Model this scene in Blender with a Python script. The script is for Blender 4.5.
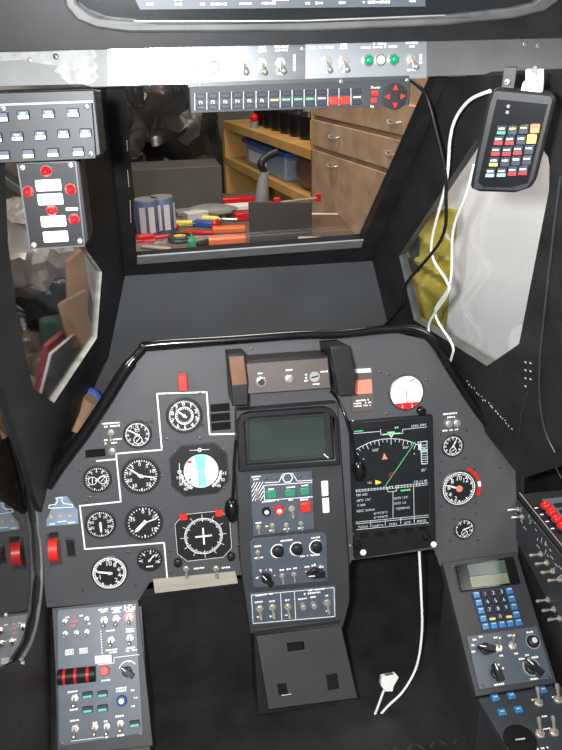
import bpy, math, random
from mathutils import Vector, Matrix
from mathutils.geometry import tessellate_polygon
from mathutils import noise
random.seed(7)
for o in list(bpy.data.objects): bpy.data.objects.remove(o)
SC = bpy.context.scene
COL = SC.collection
PI = math.pi
V = Vector

# ------------------------------------------------------------ camera
AX = V((.98746, -.15713, -.01515)); AY = V((.08004, .41566, .90599)); AZ = V((-.13606, -.89585, .42302))
CAM = V((-.16, 0, 1.25)); F = 730.0
cd = bpy.data.cameras.new('camera'); cam = bpy.data.objects.new('camera', cd); COL.objects.link(cam)
cam.matrix_world = Matrix(((AX.x, AY.x, AZ.x, CAM.x), (AX.y, AY.y, AZ.y, CAM.y), (AX.z, AY.z, AZ.z, CAM.z), (0, 0, 0, 1)))
cd.sensor_fit = 'VERTICAL'; cd.sensor_height = 36; cd.lens = 36 * F / 750; cd.clip_start = .02
SC.camera = cam

# ------------------------------------------------------------ world, lights, exposure
w = bpy.data.worlds.new('world'); SC.world = w; w.use_nodes = True
bg = w.node_tree.nodes['Background']; bg.inputs[0].default_value = (.85, .92, 1, 1); bg.inputs[1].default_value = .34
SC.view_settings.view_transform = 'Standard'; SC.view_settings.look = 'None'
SC.view_settings.exposure = 0.0; SC.view_settings.gamma = 1

def light(name, kind, loc, power, size=.1, color=(1, 1, 1), aim=None, sy=None):
    l = bpy.data.lights.new(name, kind); l.energy = power; l.color = color
    if kind == 'AREA':
        l.shape = 'RECTANGLE'; l.size = size; l.size_y = sy or size
    else: l.shadow_soft_size = size
    o = bpy.data.objects.new(name, l); COL.objects.link(o); o.location = loc
    if aim is not None: o.rotation_euler = (V(aim) - V(loc)).to_track_quat('-Z', 'Y').to_euler()
    return o
light('camera_flash', 'AREA', CAM + AX * -.055 + AY * .02, 24, .035, (.95, .98, 1), aim=(-.02, 1.1, .85))
light('room_ceiling_lamp', 'AREA', (.1, 2.3, 2.45), 46, .8, (1, .86, .68), aim=(.2, 2.4, 0))
light('room_fill_right', 'AREA', (1.6, .4, 2.2), 30, .9, (1, .93, .88), aim=(.6, 1.6, .8))  # added fill to brighten the pale board outside the right window, no real source
light('room_fill_left', 'AREA', (-1.15, .5, 2.1), 22, .5, (1, .93, .86), aim=(-.7, 1.4, .8))  # added fill for the dim things outside the left window, no known lamp
light('room_lamp_behind', 'AREA', (-.3, -.9, 2.35), 16, 1.0, (1, .97, .92), aim=(0, 1.1, .6))

# ------------------------------------------------------------ pixel rays onto the real planes of the cockpit
def ray(px, py): return AX * ((px - 281) / F) + AY * ((375 - py) / F) - AZ
def atY(px, py, y): d = ray(px, py); return CAM + d * (y / d.y)
class Plane:
    def __init__(s, p, n, u=None):
        s.p = V(p); s.n = V(n).normalized()
        u = V(u) if u is not None else V((1, 0, 0))
        s.u = (u - s.n * u.dot(s.n)).normalized(); s.v = s.n.cross(s.u)
    def hit(s, px, py):
        d = ray(px, py); return CAM + d * ((s.p - CAM).dot(s.n) / d.dot(s.n))
    def off(s, t): return Plane(s.p + s.n * t, s.n, s.u)
    def mat(s, px, py):
        o = s.hit(px, py)
        return Matrix(((s.u.x, s.v.x, s.n.x, o.x), (s.u.y, s.v.y, s.n.y, o.y), (s.u.z, s.v.z, s.n.z, o.z), (0, 0, 0, 1)))
def tilt(px, py, y, deg, yaw=0):
    a = math.radians(deg); n = V((0, -math.cos(a), math.sin(a))); n.rotate(Matrix.Rotation(math.radians(yaw), 3, 'Z'))
    u = V((1, 0, 0)); u.rotate(Matrix.Rotation(math.radians(yaw), 3, 'Z'))
    return Plane(atY(px, py, y), n, u)

# ------------------------------------------------------------ materials
def mat(name, col, rough=.5, metal=0, noise=.15, scale=30, bump=0, emit=0, spec=.5, stretch=None, col2=None):
    m = bpy.data.materials.new(name); m.use_nodes = True; nt = m.node_tree; b = nt.nodes['Principled BSDF']
    b.inputs['Roughness'].default_value = rough; b.inputs['Metallic'].default_value = metal
    b.inputs['Specular IOR Level'].default_value = spec
    tc = nt.nodes.new('ShaderNodeTexCoord'); mp = nt.nodes.new('ShaderNodeMapping'); nz = nt.nodes.new('ShaderNodeTexNoise')
    nt.links.new(tc.outputs['Object'], mp.inputs[0]); nt.links.new(mp.outputs[0], nz.inputs['Vector'])
    if stretch: mp.inputs['Scale'].default_value = stretch
    nz.inputs['Scale'].default_value = scale; nz.inputs['Detail'].default_value = 5
    r = nt.nodes.new('ShaderNodeValToRGB'); r.color_ramp.elements[0].position = .3; r.color_ramp.elements[1].position = .7
    c = V(col); d = V(col2) if col2 else c * (1 + noise); c0 = c if col2 else c * (1 - noise)
    r.color_ramp.elements[0].color = (*c0, 1); r.color_ramp.elements[1].color = (*d, 1)
    nt.links.new(nz.outputs[0], r.inputs[0]); nt.links.new(r.outputs[0], b.inputs['Base Color'])
    if bump:
        bn = nt.nodes.new('ShaderNodeBump'); bn.inputs['Strength'].default_value = bump; bn.inputs['Distance'].default_value = .002
        n2 = nt.nodes.new('ShaderNodeTexNoise'); n2.inputs['Scale'].default_value = scale * 8; nt.links.new(mp.outputs[0], n2.inputs['Vector'])
        nt.links.new(n2.outputs[0], bn.inputs['Height']); nt.links.new(bn.outputs[0], b.inputs['Normal'])
    if emit:
        b.inputs['Emission Color'].default_value = (*col, 1); b.inputs['Emission Strength'].default_value = emit
    return m
def glass(name, refl, tint=(1, 1, 1), rough=0.0):
    m = bpy.data.materials.new(name); m.use_nodes = True; nt = m.node_tree; nt.nodes.clear()
    t = nt.nodes.new('ShaderNodeBsdfTransparent'); t.inputs[0].default_value = (*tint, 1)
    g = nt.nodes.new('ShaderNodeBsdfGlossy'); g.inputs['Roughness'].default_value = rough
    f = nt.nodes.new('ShaderNodeMath'); f.operation = 'POWER'; f.inputs[1].default_value = 5
    lw = nt.nodes.new('ShaderNodeLayerWeight'); lw.inputs[0].default_value = .5; nt.links.new(lw.outputs['Facing'], f.inputs[0])
    a = nt.nodes.new('ShaderNodeMath'); a.operation = 'ADD'; a.inputs[1].default_value = refl; nt.links.new(f.outputs[0], a.inputs[0])
    x = nt.nodes.new('ShaderNodeMixShader'); o = nt.nodes.new('ShaderNodeOutputMaterial')
    nt.links.new(a.outputs[0], x.inputs[0]); nt.links.new(t.outputs[0], x.inputs[1]); nt.links.new(g.outputs[0], x.inputs[2]); nt.links.new(x.outputs[0], o.inputs[0])
    return m
M = {}
def dm(k, *a, **kw): M[k] = mat(k, *a, **kw)
dm('black', (.017, .017, .018), .55, bump=.25, noise=.35, scale=14, spec=.3)
dm('black_satin', (.012, .012, .013), .42, noise=.2, spec=.28)
dm('black_gloss', (.006, .006, .007), .16, noise=.2)
dm('black_deep', (.006, .006, .006), .8, noise=.3, spec=.15)
dm('panel', (.068, .068, .071), .5, noise=.10, scale=9, bump=.1, spec=.35)
dm('pedestal', (.037, .037, .039), .5, noise=.15, scale=9, bump=.15, spec=.35)
dm('frontwall', (.050, .052, .055), .5, noise=.15, scale=6, bump=.15)
dm('plate', (.070, .083, .103), .42, noise=.06, scale=20)
dm('plate_dark', (.035, .038, .042), .5, noise=.1, scale=20, spec=.25)
dm('flap_dark', (.026, .026, .027), .55, noise=.15, scale=9, bump=.15, spec=.3)
dm('face', (.012, .012, .013), .4, noise=.1)
dm('bezel', (.04, .04, .042), .4, noise=.1)
dm('white', (.85, .85, .85), .5, noise=.03)
dm('white_soft', (.55, .55, .55), .5, noise=.03)
dm('cable_white', (.80, .80, .76), .4, noise=.03)
dm('chrome', (.66, .60, .52), .24, .75, noise=.05)
dm('steel', (.45, .45, .45), .35, .6, noise=.1)
dm('screw', (.12, .12, .12), .4, .8, noise=.1)
dm('near_black', (.006, .006, .007), .45, noise=.1, spec=.2)
dm('trim_grey', (.16, .16, .16), .3, noise=.1)
dm('frame_grey', (.075, .075, .075), .45, noise=.3, scale=25)
dm('bar_grey', (.10, .10, .10), .5, .1, noise=.2, scale=12)
dm('alu', (.46, .47, .48), .2, .95, noise=.06, scale=8, stretch=(1, 12, 1))
dm('alu_plate', (.30, .32, .33), .38, .6, noise=.05, scale=10)
dm('alu_worn', (.14, .14, .135), .5, .2, noise=.3, scale=90, col2=(.24, .24, .23), spec=.3)
dm('red', (.62, .015, .012), .3, noise=.05)
dm('red_lamp', (.62, .008, .01), .22, noise=.05, emit=.12, spec=.3)
dm('red_bright', (.66, .025, .015), .35, noise=.05)
dm('orange', (.80, .17, .05), .5, noise=.08)
dm('salmon', (.75, .22, .14), .5, noise=.05)
dm('green', (.03, .22, .11), .4, noise=.1)
dm('green_lamp', (.0, .30, .12), .12, noise=.1)
dm('screen_green', (.030, .043, .038), .15, noise=.15, scale=6)
dm('lcd', (.16, .18, .12), .25, noise=.1)
dm('lcd_dark', (.06, .085, .075), .2, noise=.1)
dm('screen_dark', (.012, .013, .014), .18, noise=.1)
dm('cyan', (.22, .62, .68), .4, noise=.05)
dm('cyan_key', (.08, .42, .42), .4, noise=.05)
dm('bluekey', (.03, .16, .36), .35, noise=.08)
dm('darkkey', (.022, .028, .042), .45, noise=.08, spec=.25)
dm('strip_blue', (.28, .46, .60), .4, noise=.04, emit=.06)
dm('strip_yellow', (.62, .52, .14), .4, noise=.04, emit=.05)
dm('yellow', (.80, .66, .08), .4, noise=.08)
dm('line_green', (.1, .55, .2), .4, emit=.25)
dm('line_white', (.55, .58, .58), .5, emit=.06)
dm('brown', (.10, .055, .035), .4, noise=.2, scale=12)
dm('worn_brown', (.15, .06, .028), .35, noise=.3, scale=20)
dm('brown_grey', (.092, .072, .066), .45, noise=.06)
dm('brass', (.55, .36, .2), .35, noise=.1)
dm('rawwood', (.36, .32, .26), .6, noise=.12, scale=10, stretch=(1, 8, 1))
dm('edge_pale', (.42, .42, .38), .6, noise=.35, scale=30)
dm('wood_light', (.52, .29, .09), .5, noise=.2, scale=5, stretch=(1, 1, .12))
dm('wood_drawer', (.40, .27, .175), .45, noise=.22, scale=14, stretch=(1, 1, .06))
dm('wood_edge', (.30, .17, .08), .5, noise=.1)
dm('desk', (.13, .10, .085), .5, noise=.25, scale=5)
dm('cardboard', (.40, .22, .11), .8, noise=.15, scale=8)
dm('board_white', (.80, .76, .74), .65, noise=.05, scale=6, stretch=(.3, 1, 5))
dm('cloth_yellow', (.48, .38, .05), .8, noise=.5, scale=12)
dm('bag_black', (.008, .008, .009), .18, noise=.2, bump=.6, scale=5)
dm('film', (.03, .028, .026), .22, noise=.5, bump=.9, scale=3)
dm('pale_film', (.30, .26, .24), .25, noise=.4, bump=.8, scale=5)
dm('blue_dull', (.09, .11, .22), .4, noise=.2)
dm('blue', (.04, .09, .32), .4, noise=.2)
dm('blue_pale', (.20, .26, .34), .4, noise=.2)
dm('grey', (.20, .20, .20), .6, noise=.2)
dm('grey_dark', (.06, .055, .05), .7, noise=.3, scale=3)
dm('room_wall', (.11, .10, .09), .8, noise=.25, scale=2)
dm('room_floor', (.18, .13, .09), .6, noise=.2, scale=4)
dm('skin_brown', (.26, .15, .085), .6, noise=.1)
dm('green_cloth', (.02, .06, .045), .8, noise=.2)
dm('pink_cloth', (.35, .05, .07), .8, noise=.2)
M['glass'] = glass('window_glass', .03, (.93, .94, .94))
M['glass_door'] = glass('door_acrylic', .22, (.5, .5, .5), .015)
M['film_clear'] = glass('clear_film', .05, (.8, .8, .8), .15)

# ------------------------------------------------------------ mesh builder
class MB:
    def __init__(s): s.v = []; s.f = []; s.m = []; s.k = []; s.T = Matrix.Identity(4)
    def mi(s, m):
        if m not in s.k: s.k.append(m)
        return s.k.index(m)
    def add(s, vs, fs, m='black'):
        n = len(s.v); s.v += [tuple(s.T @ V(v)) for v in vs]; i = s.mi(m)
        for f in fs: s.f.append([n + a for a in f]); s.m.append(i)
        return s
    def box(s, x, y, z, w, h, d, m='black', r=0):
        ca, sa = math.cos(r), math.sin(r); vs = []
        for dz in (-d / 2, d / 2):
            for a, b in ((-w / 2, -h / 2), (w / 2, -h / 2), (w / 2, h / 2), (-w / 2, h / 2)):
                vs.append((x + a * ca - b * sa, y + a * sa + b * ca, z + dz))
        return s.add(vs, [(3, 2, 1, 0), (4, 5, 6, 7), (0, 1, 5, 4), (1, 2, 6, 5), (2, 3, 7, 6), (3, 0, 4, 7)], m)
    def lathe(s, prof, x=0, y=0, z=0, m='black', n=24, sx=1, sy=1, axis=None):
        # profile of (radius, height) about local z
        vs = []; fs = []; R = axis.to_track_quat('Z', 'Y').to_matrix() if axis else Matrix.Identity(3)
        for r, h in prof:
            for i in range(n):
                a = 2 * PI * i / n; vs.append(V((x, y, z)) + R @ V((r * math.cos(a) * sx, r * math.sin(a) * sy, h)))
        for j in range(len(prof) - 1):
            for i in range(n):
                k = (i + 1) % n; fs.append((j * n + i, j * n + k, (j + 1) * n + k, (j + 1) * n + i))
        fs.append(tuple(range(n))[::-1]); fs.append(tuple((len(prof) - 1) * n + i for i in range(n)))
        return s.add(vs, fs, m)
    def disc(s, x, y, z, r, h=.0006, m='white', n=24, sx=1, sy=1): return s.lathe([(r, 0), (r, h)], x, y, z, m, n, sx, sy)
    def ring(s, x, y, z, r0, r1, h=.0006, m='white', n=32, a0=0, a1=2 * PI):
        full = abs(a1 - a0 - 2 * PI) < 1e-6; k = n + 1; vs = []; fs = []
        for i in range(k):
            a = a0 + (a1 - a0) * i / n; c, d = math.cos(a), math.sin(a)
            vs += [(x + r0 * c, y + r0 * d, z), (x + r1 * c, y + r1 * d, z), (x + r1 * c, y + r1 * d, z + h), (x + r0 * c, y + r0 * d, z + h)]
        for i in range(n):
            a = 4 * i; b = a + 4
            for q in range(4): fs.append((a + q, b + q, b + (q + 1) % 4, a + (q + 1) % 4))
        if not full: fs += [(0, 1, 2, 3), (4 * n + 3, 4 * n + 2, 4 * n + 1, 4 * n)]
        return s.add(vs, fs, m)
    def prism(s, pts, z0, z1, m='black', holes=(), mh=None, mb=None):
        loops = [[V((p[0], p[1], 0)) for p in pts]] + [[V((p[0], p[1], 0)) for p in h] for h in holes]
        tr = tessellate_polygon(loops); flat = [p for l in loops for p in l]; n = len(flat)
        vs = [(p.x, p.y, z0) for p in flat] + [(p.x, p.y, z1) for p in flat]
        fs = []
        for t in tr:
            a, b, c = (flat[i] for i in t); cr = (b - a).cross(c - a).z
            t = t if cr > 0 else t[::-1]
            fs.append(tuple(i + n for i in t)); fs.append(tuple(t[::-1]))
        s.add(vs, fs, m); o = 0
        for li, l in enumerate(loops):
            k = len(l); ar = sum(l[i].x * l[(i + 1) % k].y - l[(i + 1) % k].x * l[i].y for i in range(k)); sf = []
            for i in range(k):
                j = (i + 1) % k; q = (o + i, o + j, o + j + n, o + i + n)
                if (ar < 0) != (li > 0): q = q[::-1]
                sf.append(q)
            base = len(s.v) - 2 * n; i0 = s.mi(mh if (li and mh) else m)
            for q in sf: s.f.append([base + a for a in q]); s.m.append(i0)
            o += k
        return s
    def line(s, pts, wd, z=.0006, h=.0005, m='white', closed=False):
        n = len(pts)
        for i in range(n if closed else n - 1):
            a = V(pts[i]).to_2d(); b = V(pts[(i + 1) % n]).to_2d(); d = b - a
            if d.length < 1e-6: continue
            c = (a + b) / 2; s.box(c.x, c.y, z, d.length + wd, wd, h, m, math.atan2(d.y, d.x))
        return s
    def tube(s, pts, r, m='black', n=10, smooth=True, rr=None):
        P = [V(p) for p in pts]
        if smooth and len(P) > 2:
            Q = []
            for i in range(len(P) - 1):
                p0, p1, p2, p3 = P[max(i - 1, 0)], P[i], P[i + 1], P[min(i + 2, len(P) - 1)]
                for k in range(6):
                    t = k / 6; Q.append(.5 * ((2 * p1) + (p2 - p0) * t + (2 * p0 - 5 * p1 + 4 * p2 - p3) * t * t + (3 * p1 - p0 - 3 * p2 + p3) * t ** 3))
            Q.append(P[-1]); P = Q
        vs = []; fs = []; up = None
        for i, p in enumerate(P):
            d = (P[min(i + 1, len(P) - 1)] - P[max(i - 1, 0)]).normalized()
            if up is None: up = d.orthogonal().normalized()
            up = (up - d * up.dot(d)).normalized(); q = d.cross(up); R = rr(i / (len(P) - 1)) if rr else r
            for k in range(n):
                a = 2 * PI * k / n; vs.append(p + (up * math.cos(a) + q * math.sin(a)) * R)
        for i in range(len(P) - 1):
            for k in range(n):
                l = (k + 1) % n; fs.append((i * n + k, i * n + l, (i + 1) * n + l, (i + 1) * n + k))
        fs.append(tuple(range(n))[::-1]); fs.append(tuple((len(P) - 1) * n + k for k in range(n)))
        return s.add(vs, fs, m)
    def ball(s, x, y, z, rx, ry=None, rz=None, m='black', n=16):
        ry = ry or rx; rz = rz or rx; k = n // 2
        vs = []; fs = []
        for j in range(1, k):
            t = PI * j / k
            for i in range(n):
                a = 2 * PI * i / n; vs.append((x + rx * math.sin(t) * math.cos(a), y + ry * math.sin(t) * math.sin(a), z + rz * math.cos(t)))
        vs += [(x, y, z + rz), (x, y, z - rz)]; T = len(vs) - 2
        for j in range(k - 2):
            for i in range(n): l = (i + 1) % n; fs.append((j * n + i, (j + 1) * n + i, (j + 1) * n + l, j * n + l))
        for i in range(n): l = (i + 1) % n; fs += [(T, i, l), (T + 1, (k - 2) * n + l, (k - 2) * n + i)]
        return s.add(vs, fs, m)
    def words(s, x, y, w, h, m='white', z=.0006, r=0):
        # tiny unreadable engraving: short dashes the size of letters
        n = max(2, int(w / (h * .85))); st = w / n; ca, sa = math.cos(r), math.sin(r)
        for i in range(n):
            if n > 5 and random.random() < .14: continue
            hh = h * random.choice((1, 1, .75)); dx = -w / 2 + st * (i + .5)
            s.box(x + dx * ca, y + dx * sa, z, st * .78, hh * .8, .0003, m, r)
        return s
    def text(s, t, x, y, h, m='white', z=.0006, r=0):
        vs, fs = glyphs(t); ca, sa = math.cos(r), math.sin(r)
        return s.add([(x + (a * ca - b * sa) * h, y + (a * sa + b * ca) * h, z) for a, b in vs], fs, m)
    def build(s, name, parent=None, bevel=0, smooth=True, mesh_only=False, loc=None):
        me = bpy.data.meshes.new(name); me.from_pydata(s.v, [], s.f)
        for k in s.k: me.materials.append(M[k])
        for p, i in zip(me.polygons, s.m): p.material_index = i
        if smooth: me.shade_smooth(); me.set_sharp_from_angle(angle=math.radians(38))
        if mesh_only: return me
        o = bpy.data.objects.new(name, me); COL.objects.link(o)
        if parent: o.parent = parent
        if loc: o.location = loc
        if bevel:
            b = o.modifiers.new('bevel', 'BEVEL'); b.width = bevel; b.segments = 2; b.limit_method = 'ANGLE'; b.harden_normals = False
        return o
_g = {}
def glyphs(t):
    if t not in _g:
        c = bpy.data.curves.new('t', 'FONT'); c.body = t; c.size = 1; c.align_x = 'CENTER'; c.resolution_u = 2
        o = bpy.data.objects.new('t', c); COL.objects.link(o); dg = bpy.context.evaluated_depsgraph_get()
        me = o.evaluated_get(dg).to_mesh(); vs = [(v.co.x * 1.3, v.co.y * 1.3 - .47) for v in me.vertices]; fs = [tuple(p.vertices) for p in me.polygons]
        o.evaluated_get(dg).to_mesh_clear(); bpy.data.objects.remove(o); bpy.data.curves.remove(c); _g[t] = (vs, fs)
    return _g[t]

def crumple(vs, amp, fr, seed=0):
    out = []
    for v in vs:
        v = V(v); q_ = v * fr + V((seed * 7.1, seed * 3.3, 0)); n1 = noise.noise_vector(q_); n2 = noise.noise_vector(q_ * 2.7)
        out.append(tuple(v + n1 * amp + n2 * amp * .5))
    return out
class T:
    """one top-level thing: an Empty in the frame of a plane, parts as children"""
    def __init__(s, name, label, cat, pl, px, py, group=None, world=None):
        s.o = bpy.data.objects.new(name, None); COL.objects.link(s.o); s.o.empty_display_size = .02
        s.mw = world.copy() if world is not None else pl.mat(px, py); s.o.matrix_world = s.mw; s.inv = s.mw.inverted(); s.pl = pl
        s.o['label'] = label; s.o['category'] = cat; s.z = 0
        if group: s.o['group'] = group
        s.s = (pl.hit(px + 10, py) - pl.hit(px - 10, py)).length / 20 if pl else .0015
    def L(s, px, py, pl=None):
        p = s.inv @ (pl or s.pl).hit(px, py); return (p.x, p.y) if pl is None else p
    def Q(s, *pts): return [s.L(*p) for p in pts]
    def W(s, p): return s.inv @ V(p)
def tag(o, label, cat, group=None, kind=None):
    o['label'] = label; o['category'] = cat
    if group: o['group'] = group
    if kind: o['kind'] = kind
    return o
def struct(mb, name, bevel=0, label=None):
    o = mb.build(name, None, bevel); o['kind'] = 'structure'
    if label: o['label'] = label
    return o
_c = {}
def cached(key, fn, name):
    if key not in _c: _c[key] = fn().build(name, mesh_only=True)
    return _c[key]
def inst(name, me, parent, x, y, z=0, s=1, r=0, rx=0, ry=0):
    o = bpy.data.objects.new(name, me); COL.objects.link(o); o.parent = parent
    o.location = (x, y, z); o.scale = (s, s, s); o.rotation_euler = (rx, ry, r); return o

TDIR = 1
# small hardware, unit = metres at scale 1
def m_nut(): return MB().lathe([(.0062, 0), (.0062, .002), (.0045, .0022), (.0045, .005), (.003, .005)], m='chrome', n=6)
def m_lever(): return MB().lathe([(.0016, 0), (.0022, .009), (.0030, .014), (.0030, .0170), (.0015, .0185)], m='chrome', n=12)
def toggle(t, px, py, sc=1.0, dirn=-1, side=0):
    x, y = t.L(px, py)
    n = inst('toggle_switch', cached('nut', m_nut, 'toggle_switch'), t.o, x, y, t.z, sc)
    inst('lever', cached('lever', m_lever, 'lever'), n, 0, 0, .004, 1, 0, TDIR * .62 if dirn else 0, side)
def screw(t, px, py, sc=1.0, m='screw'):
    x, y = t.L(px, py)
    me = cached('screw' + m, lambda: MB().lathe([(.003, 0), (.0028, .0012), (.0018, .0016)], m=m, n=10).box(0, 0, .0017, .004, .0007, .0003, 'black_deep', .6), 'screw')
    inst('screw', me, t.o, x, y, t.z, sc)
def knob(t, px, py, r, m='black_satin', h=.012, cap=None, ringm=None, line=None):
    x, y = t.L(px, py); R = r * t.s
    b = MB().lathe([(R * 1.08, 0), (R, h * .25), (R * .92, h), (R * .75, h * 1.1)], m=m, n=24)
    k = b.build('knob', t.o, loc=(x, y, t.z))
    if cap: MB().disc(0, 0, h * 1.1, R * .5, .0008, cap).build('knob_cap', k)
    if ringm: MB().ring(0, 0, .0004, R * 1.15, R * 1.35, .0006, ringm, a0=.9 if line else 0, a1=(PI * 1.6 if line else 2 * PI)).build('scale_ring', k)
    return k
def pointer_knob(t, px, py, r, ang, m='black_satin', line='white'):
    x, y = t.L(px, py); R = r * t.s
    b = MB().lathe([(R * .8, 0), (R * .8, R * .5), (R * .7, R * .6)], m=m)
    b.T = Matrix.Rotation(ang, 4, 'Z')
    b.prism([(-R * 1.25, -R * .42), (R * .4, -R * .42), (R * 1.25, -R * .12), (R * 1.25, R * .12), (R * .4, R * .42), (-R * 1.25, R * .42)], 0, R * 1.15, m)
    k = b.build('pointer_knob', t.o, bevel=R * .1, loc=(x, y, t.z))
    l = MB(); l.T = Matrix.Rotation(ang, 4, 'Z'); l.box(R * .65, 0, R * 1.18, R * .9, R * .13, .0006, line).build('pointer_line', k)
def button(t, px, py, w, h, m='darkkey', z=.006, name='button', strip=None, txt=None, tm='white', th=.6):
    x, y = t.L(px, py); W, H = w * t.s, h * t.s
    k = MB().box(0, 0, z / 2, W, H, z, m).build(name, t.o, bevel=min(W, H) * .12, loc=(x, y, t.z))
    if strip: MB().box(0, -H * .24, z, W * .86, H * .36, .0008, strip).build('light_strip', k)
    if txt: MB().text(txt, 0, 0, H * th, tm, z + .0006).build('lettering', k)
    return k
def letters(t, items, z=.0008, m='white'):
    """items: (px,py,w,h[,text]) all sizes in photo pixels"""
    b = MB()
    for it in items:
        x, y = t.L(it[0], it[1])
        if len(it) > 4: b.text(it[4], x, y, it[3] * t.s, m, z)
        else: b.words(x, y, it[2] * t.s, it[3] * t.s, m, z)
    return b.build('lettering', t.o, smooth=False)

# ------------------------------------------------------------ the planes of the cockpit
PP = tilt(287, 420, 1.10, 15)                      # instrument panel
PD = PP.off(.028)                                  # pedestal front
PS = PP.off(.065)                                  # face of the sight control box
FWa, FWb = atY(280, 83, 1.0), atY(249, 254, 1.37)  # windscreen
e = (FWa - FWb); e.x = 0; nfw = V((1, 0, 0)).cross(e).normalized()
if nfw.y > 0: nfw = -nfw
FW = Plane(FWb, nfw)
def plane3(a, b, c, u):
    n = (b - a).cross(c - a).normalized()
    if n.dot(CAM - a) < 0: n = -n
    return Plane(a, n, u)
XL = PP.hit(40, 550).x; XR = PP.hit(518, 500).x
LA, LB, LC = FW.hit(106, 88), FW.hit(125, 276), atY(40, 500, 1.04)
RA, RB, RC = FW.hit(450, 78), FW.hit(372, 262), atY(520, 470, .99)
QL = plane3(LA, LB, LC, LB - LC); QR = plane3(RA, RB, RC, RC - RB)
def flat(pl, name, pts, th, m='black', holes=(), mh=None, bevel=0, z1=0):
    c = pts[0]; mw = pl.mat(*c); inv = mw.inverted(); q = lambda p: (inv @ pl.hit(*p))[:2]
    b = MB().prism([q(p) for p in pts], -th + z1, z1, m, [[q(p) for p in h] for h in holes], mh)
    o = struct(b, name, bevel); o.matrix_world = mw; return o, inv

# ------------------------------------------------------------ the room outside
struct(MB().box(0, 2.0, -.01, 7, 8, .02, 'room_floor'), 'floor')
struct(MB().box(0, 4.6, 1.3, 7, .05, 2.7, 'room_wall'), 'wall_back')
struct(MB().box(-3.0, 2.0, 1.3, .05, 8, 2.7, 'room_wall'), 'wall_left')
struct(MB().box(3.0, 2.0, 1.3, .05, 8, 2.7, 'room_wall'), 'wall_right')

# windscreen frame, quarter frames, wall under the windscreen
HOLE = [(126, 80), (137, 262), (361, 244), (440, 72)]
o, _ = flat(FW, 'window_1', [(104, 76), (125, 276), (372, 262), (452, 66)], .022, 'black', [HOLE], 'black_satin')
o['label'] = 'sloping black windscreen frame over the instrument panel'
inv = o.matrix_world.inverted()
q = lambda *p: (inv @ FW.hit(*p))[:2]
MB().prism([q(126, 80), q(137, 262), q(361, 244), q(440, 72)], -.014, -.011, 'glass').build('pane', o)
MB().prism([q(137, 255.5), q(137, 263), q(361, 246), q(363.5, 239)], 0.0, .003, 'steel').build('window_sill', o)
b = MB()
for (a0, a1) in (((127.5, 170), (129, 186)), ((130, 200), (131, 222)), ((126.8, 140), (127.5, 150))): b.line([q(*a0), q(*a1)], .0012, .0012, .001, 'brass')
b.build('chipped_edge', o)
o, _ = flat(Plane(V((0, LB.y, 0)) + V((0, .0, 0)), V((0, -1, 0))), 'wall_front', [(90, 276), (400, 259), (410, 350), (640, 420), (640, 560), (70, 560)], .02, 'frontwall')
# left quarter frame
LH = [(4, 140), (72, 140), (86, 249), (102, 272), (97, 338), (54, 403), (33, 388), (18, 320), (8, 242)]
o, _ = flat(QL, 'window_2', [(110, 86), (128, 276), (126, 328), (96, 378), (47, 482), (45, 520), (36, 500), (19, 440), (0, 378), (-30, 290), (-60, 200), (-60, 92)], .010, 'black', [LH], 'edge_pale')
inv = o.matrix_world.inverted(); q = lambda *p: (inv @ QL.hit(*p))[:2]
MB().prism([q(*p) for p in LH], -.006, -.004, 'glass').build('pane', o)
RH = [(399, 256), (476, 140), (536, 147), (543, 150), (548, 157), (549.5, 166), (549, 190), (519, 344), (487, 366), (414, 320)]
o, _ = flat(QR, 'window_3', [(445, 77), (367, 262), (382, 345), (420, 350), (516, 472), (524, 478), (640, 440), (640, 70)], .016, 'black', [RH], 'frame_grey')
inv = o.matrix_world.inverted(); q = lambda *p: (inv @ QR.hit(*p))[:2]
MB().prism([q(*p) for p in RH], -.009, -.006, 'glass').build('pane', o)
MB().tube([(*q(*p), .002) for p in ((562, 176), (555, 230), (547, 300), (541, 360), (541, 400), (546, 430), (556, 452))], .0016, 'bezel', 8).build('door_seal', o)
b = MB()
for i in range(7):
    b.box(*q(526 + (i % 2) * 5, 362 + (i // 2) * 8 + (i % 2) * 1), .001, .003, .0014, .001, 'white_soft', .2)
b.line([q(519, 438), q(522, 415), q(528, 392)], .0012, .001, .001, 'bezel')
for i in range(20):
    u = i / 19; b.box(*q(468 + 44 * u + random.uniform(-1, 1), 382 + 46 * u + random.uniform(-1.5, 1.5)), .001, .003, .0011, .001, 'white_soft', random.uniform(-1, 1))
b.build('scuff', o)

# side doors with acrylic panes (plane X = const)
PXL = Plane((XL, 0, 0), (1, 0, 0), (0, -1, 0)); PXR = Plane((XR + .19, 0, 0), (-1, 0, 0), (0, 1, 0))
def side_slab(X, name, yz, hole=None, th=.02, m='black', mh=None, x_out=-1):
    mw = Matrix.Translation((X, 0, 0)) @ Matrix(((0, 0, -x_out, 0), (-1 if x_out < 0 else 1, 0, 0, 0), (0, 1, 0, 0), (0, 0, 0, 1)))
    s_ = -1 if x_out < 0 else 1
    f = lambda p: (p[0] * s_, p[1])
    b = MB().prism([f(p) for p in yz], -th, 0, m, [[f(p) for p in hole]] if hole else (), mh)
    o = struct(b, name); o.matrix_world = mw; return o, f
def yz(pl, *pts): return [(pl.hit(*p).y, pl.hit(*p).z) for p in pts]
PANE = [(-50, 330), (-2, 380), (14, 420), (30, 480), (38, 530), (41, 575), (38, 610), (31, 640), (20, 660), (-50, 700)]
ph = yz(PXL, *PANE)
post = [(1.062, .25), (1.062, .70), (1.02, .78), (.62, 1.0), (.45, 1.0), (.45, .25)]
o, f = side_slab(XL, 'door_1', yz(PXL, (51, 720), (49, 480), (38, 440), (20, 385), (2, 340), (-60, 260), (-60, 900), (51, 900)), ph, mh='black')
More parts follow.
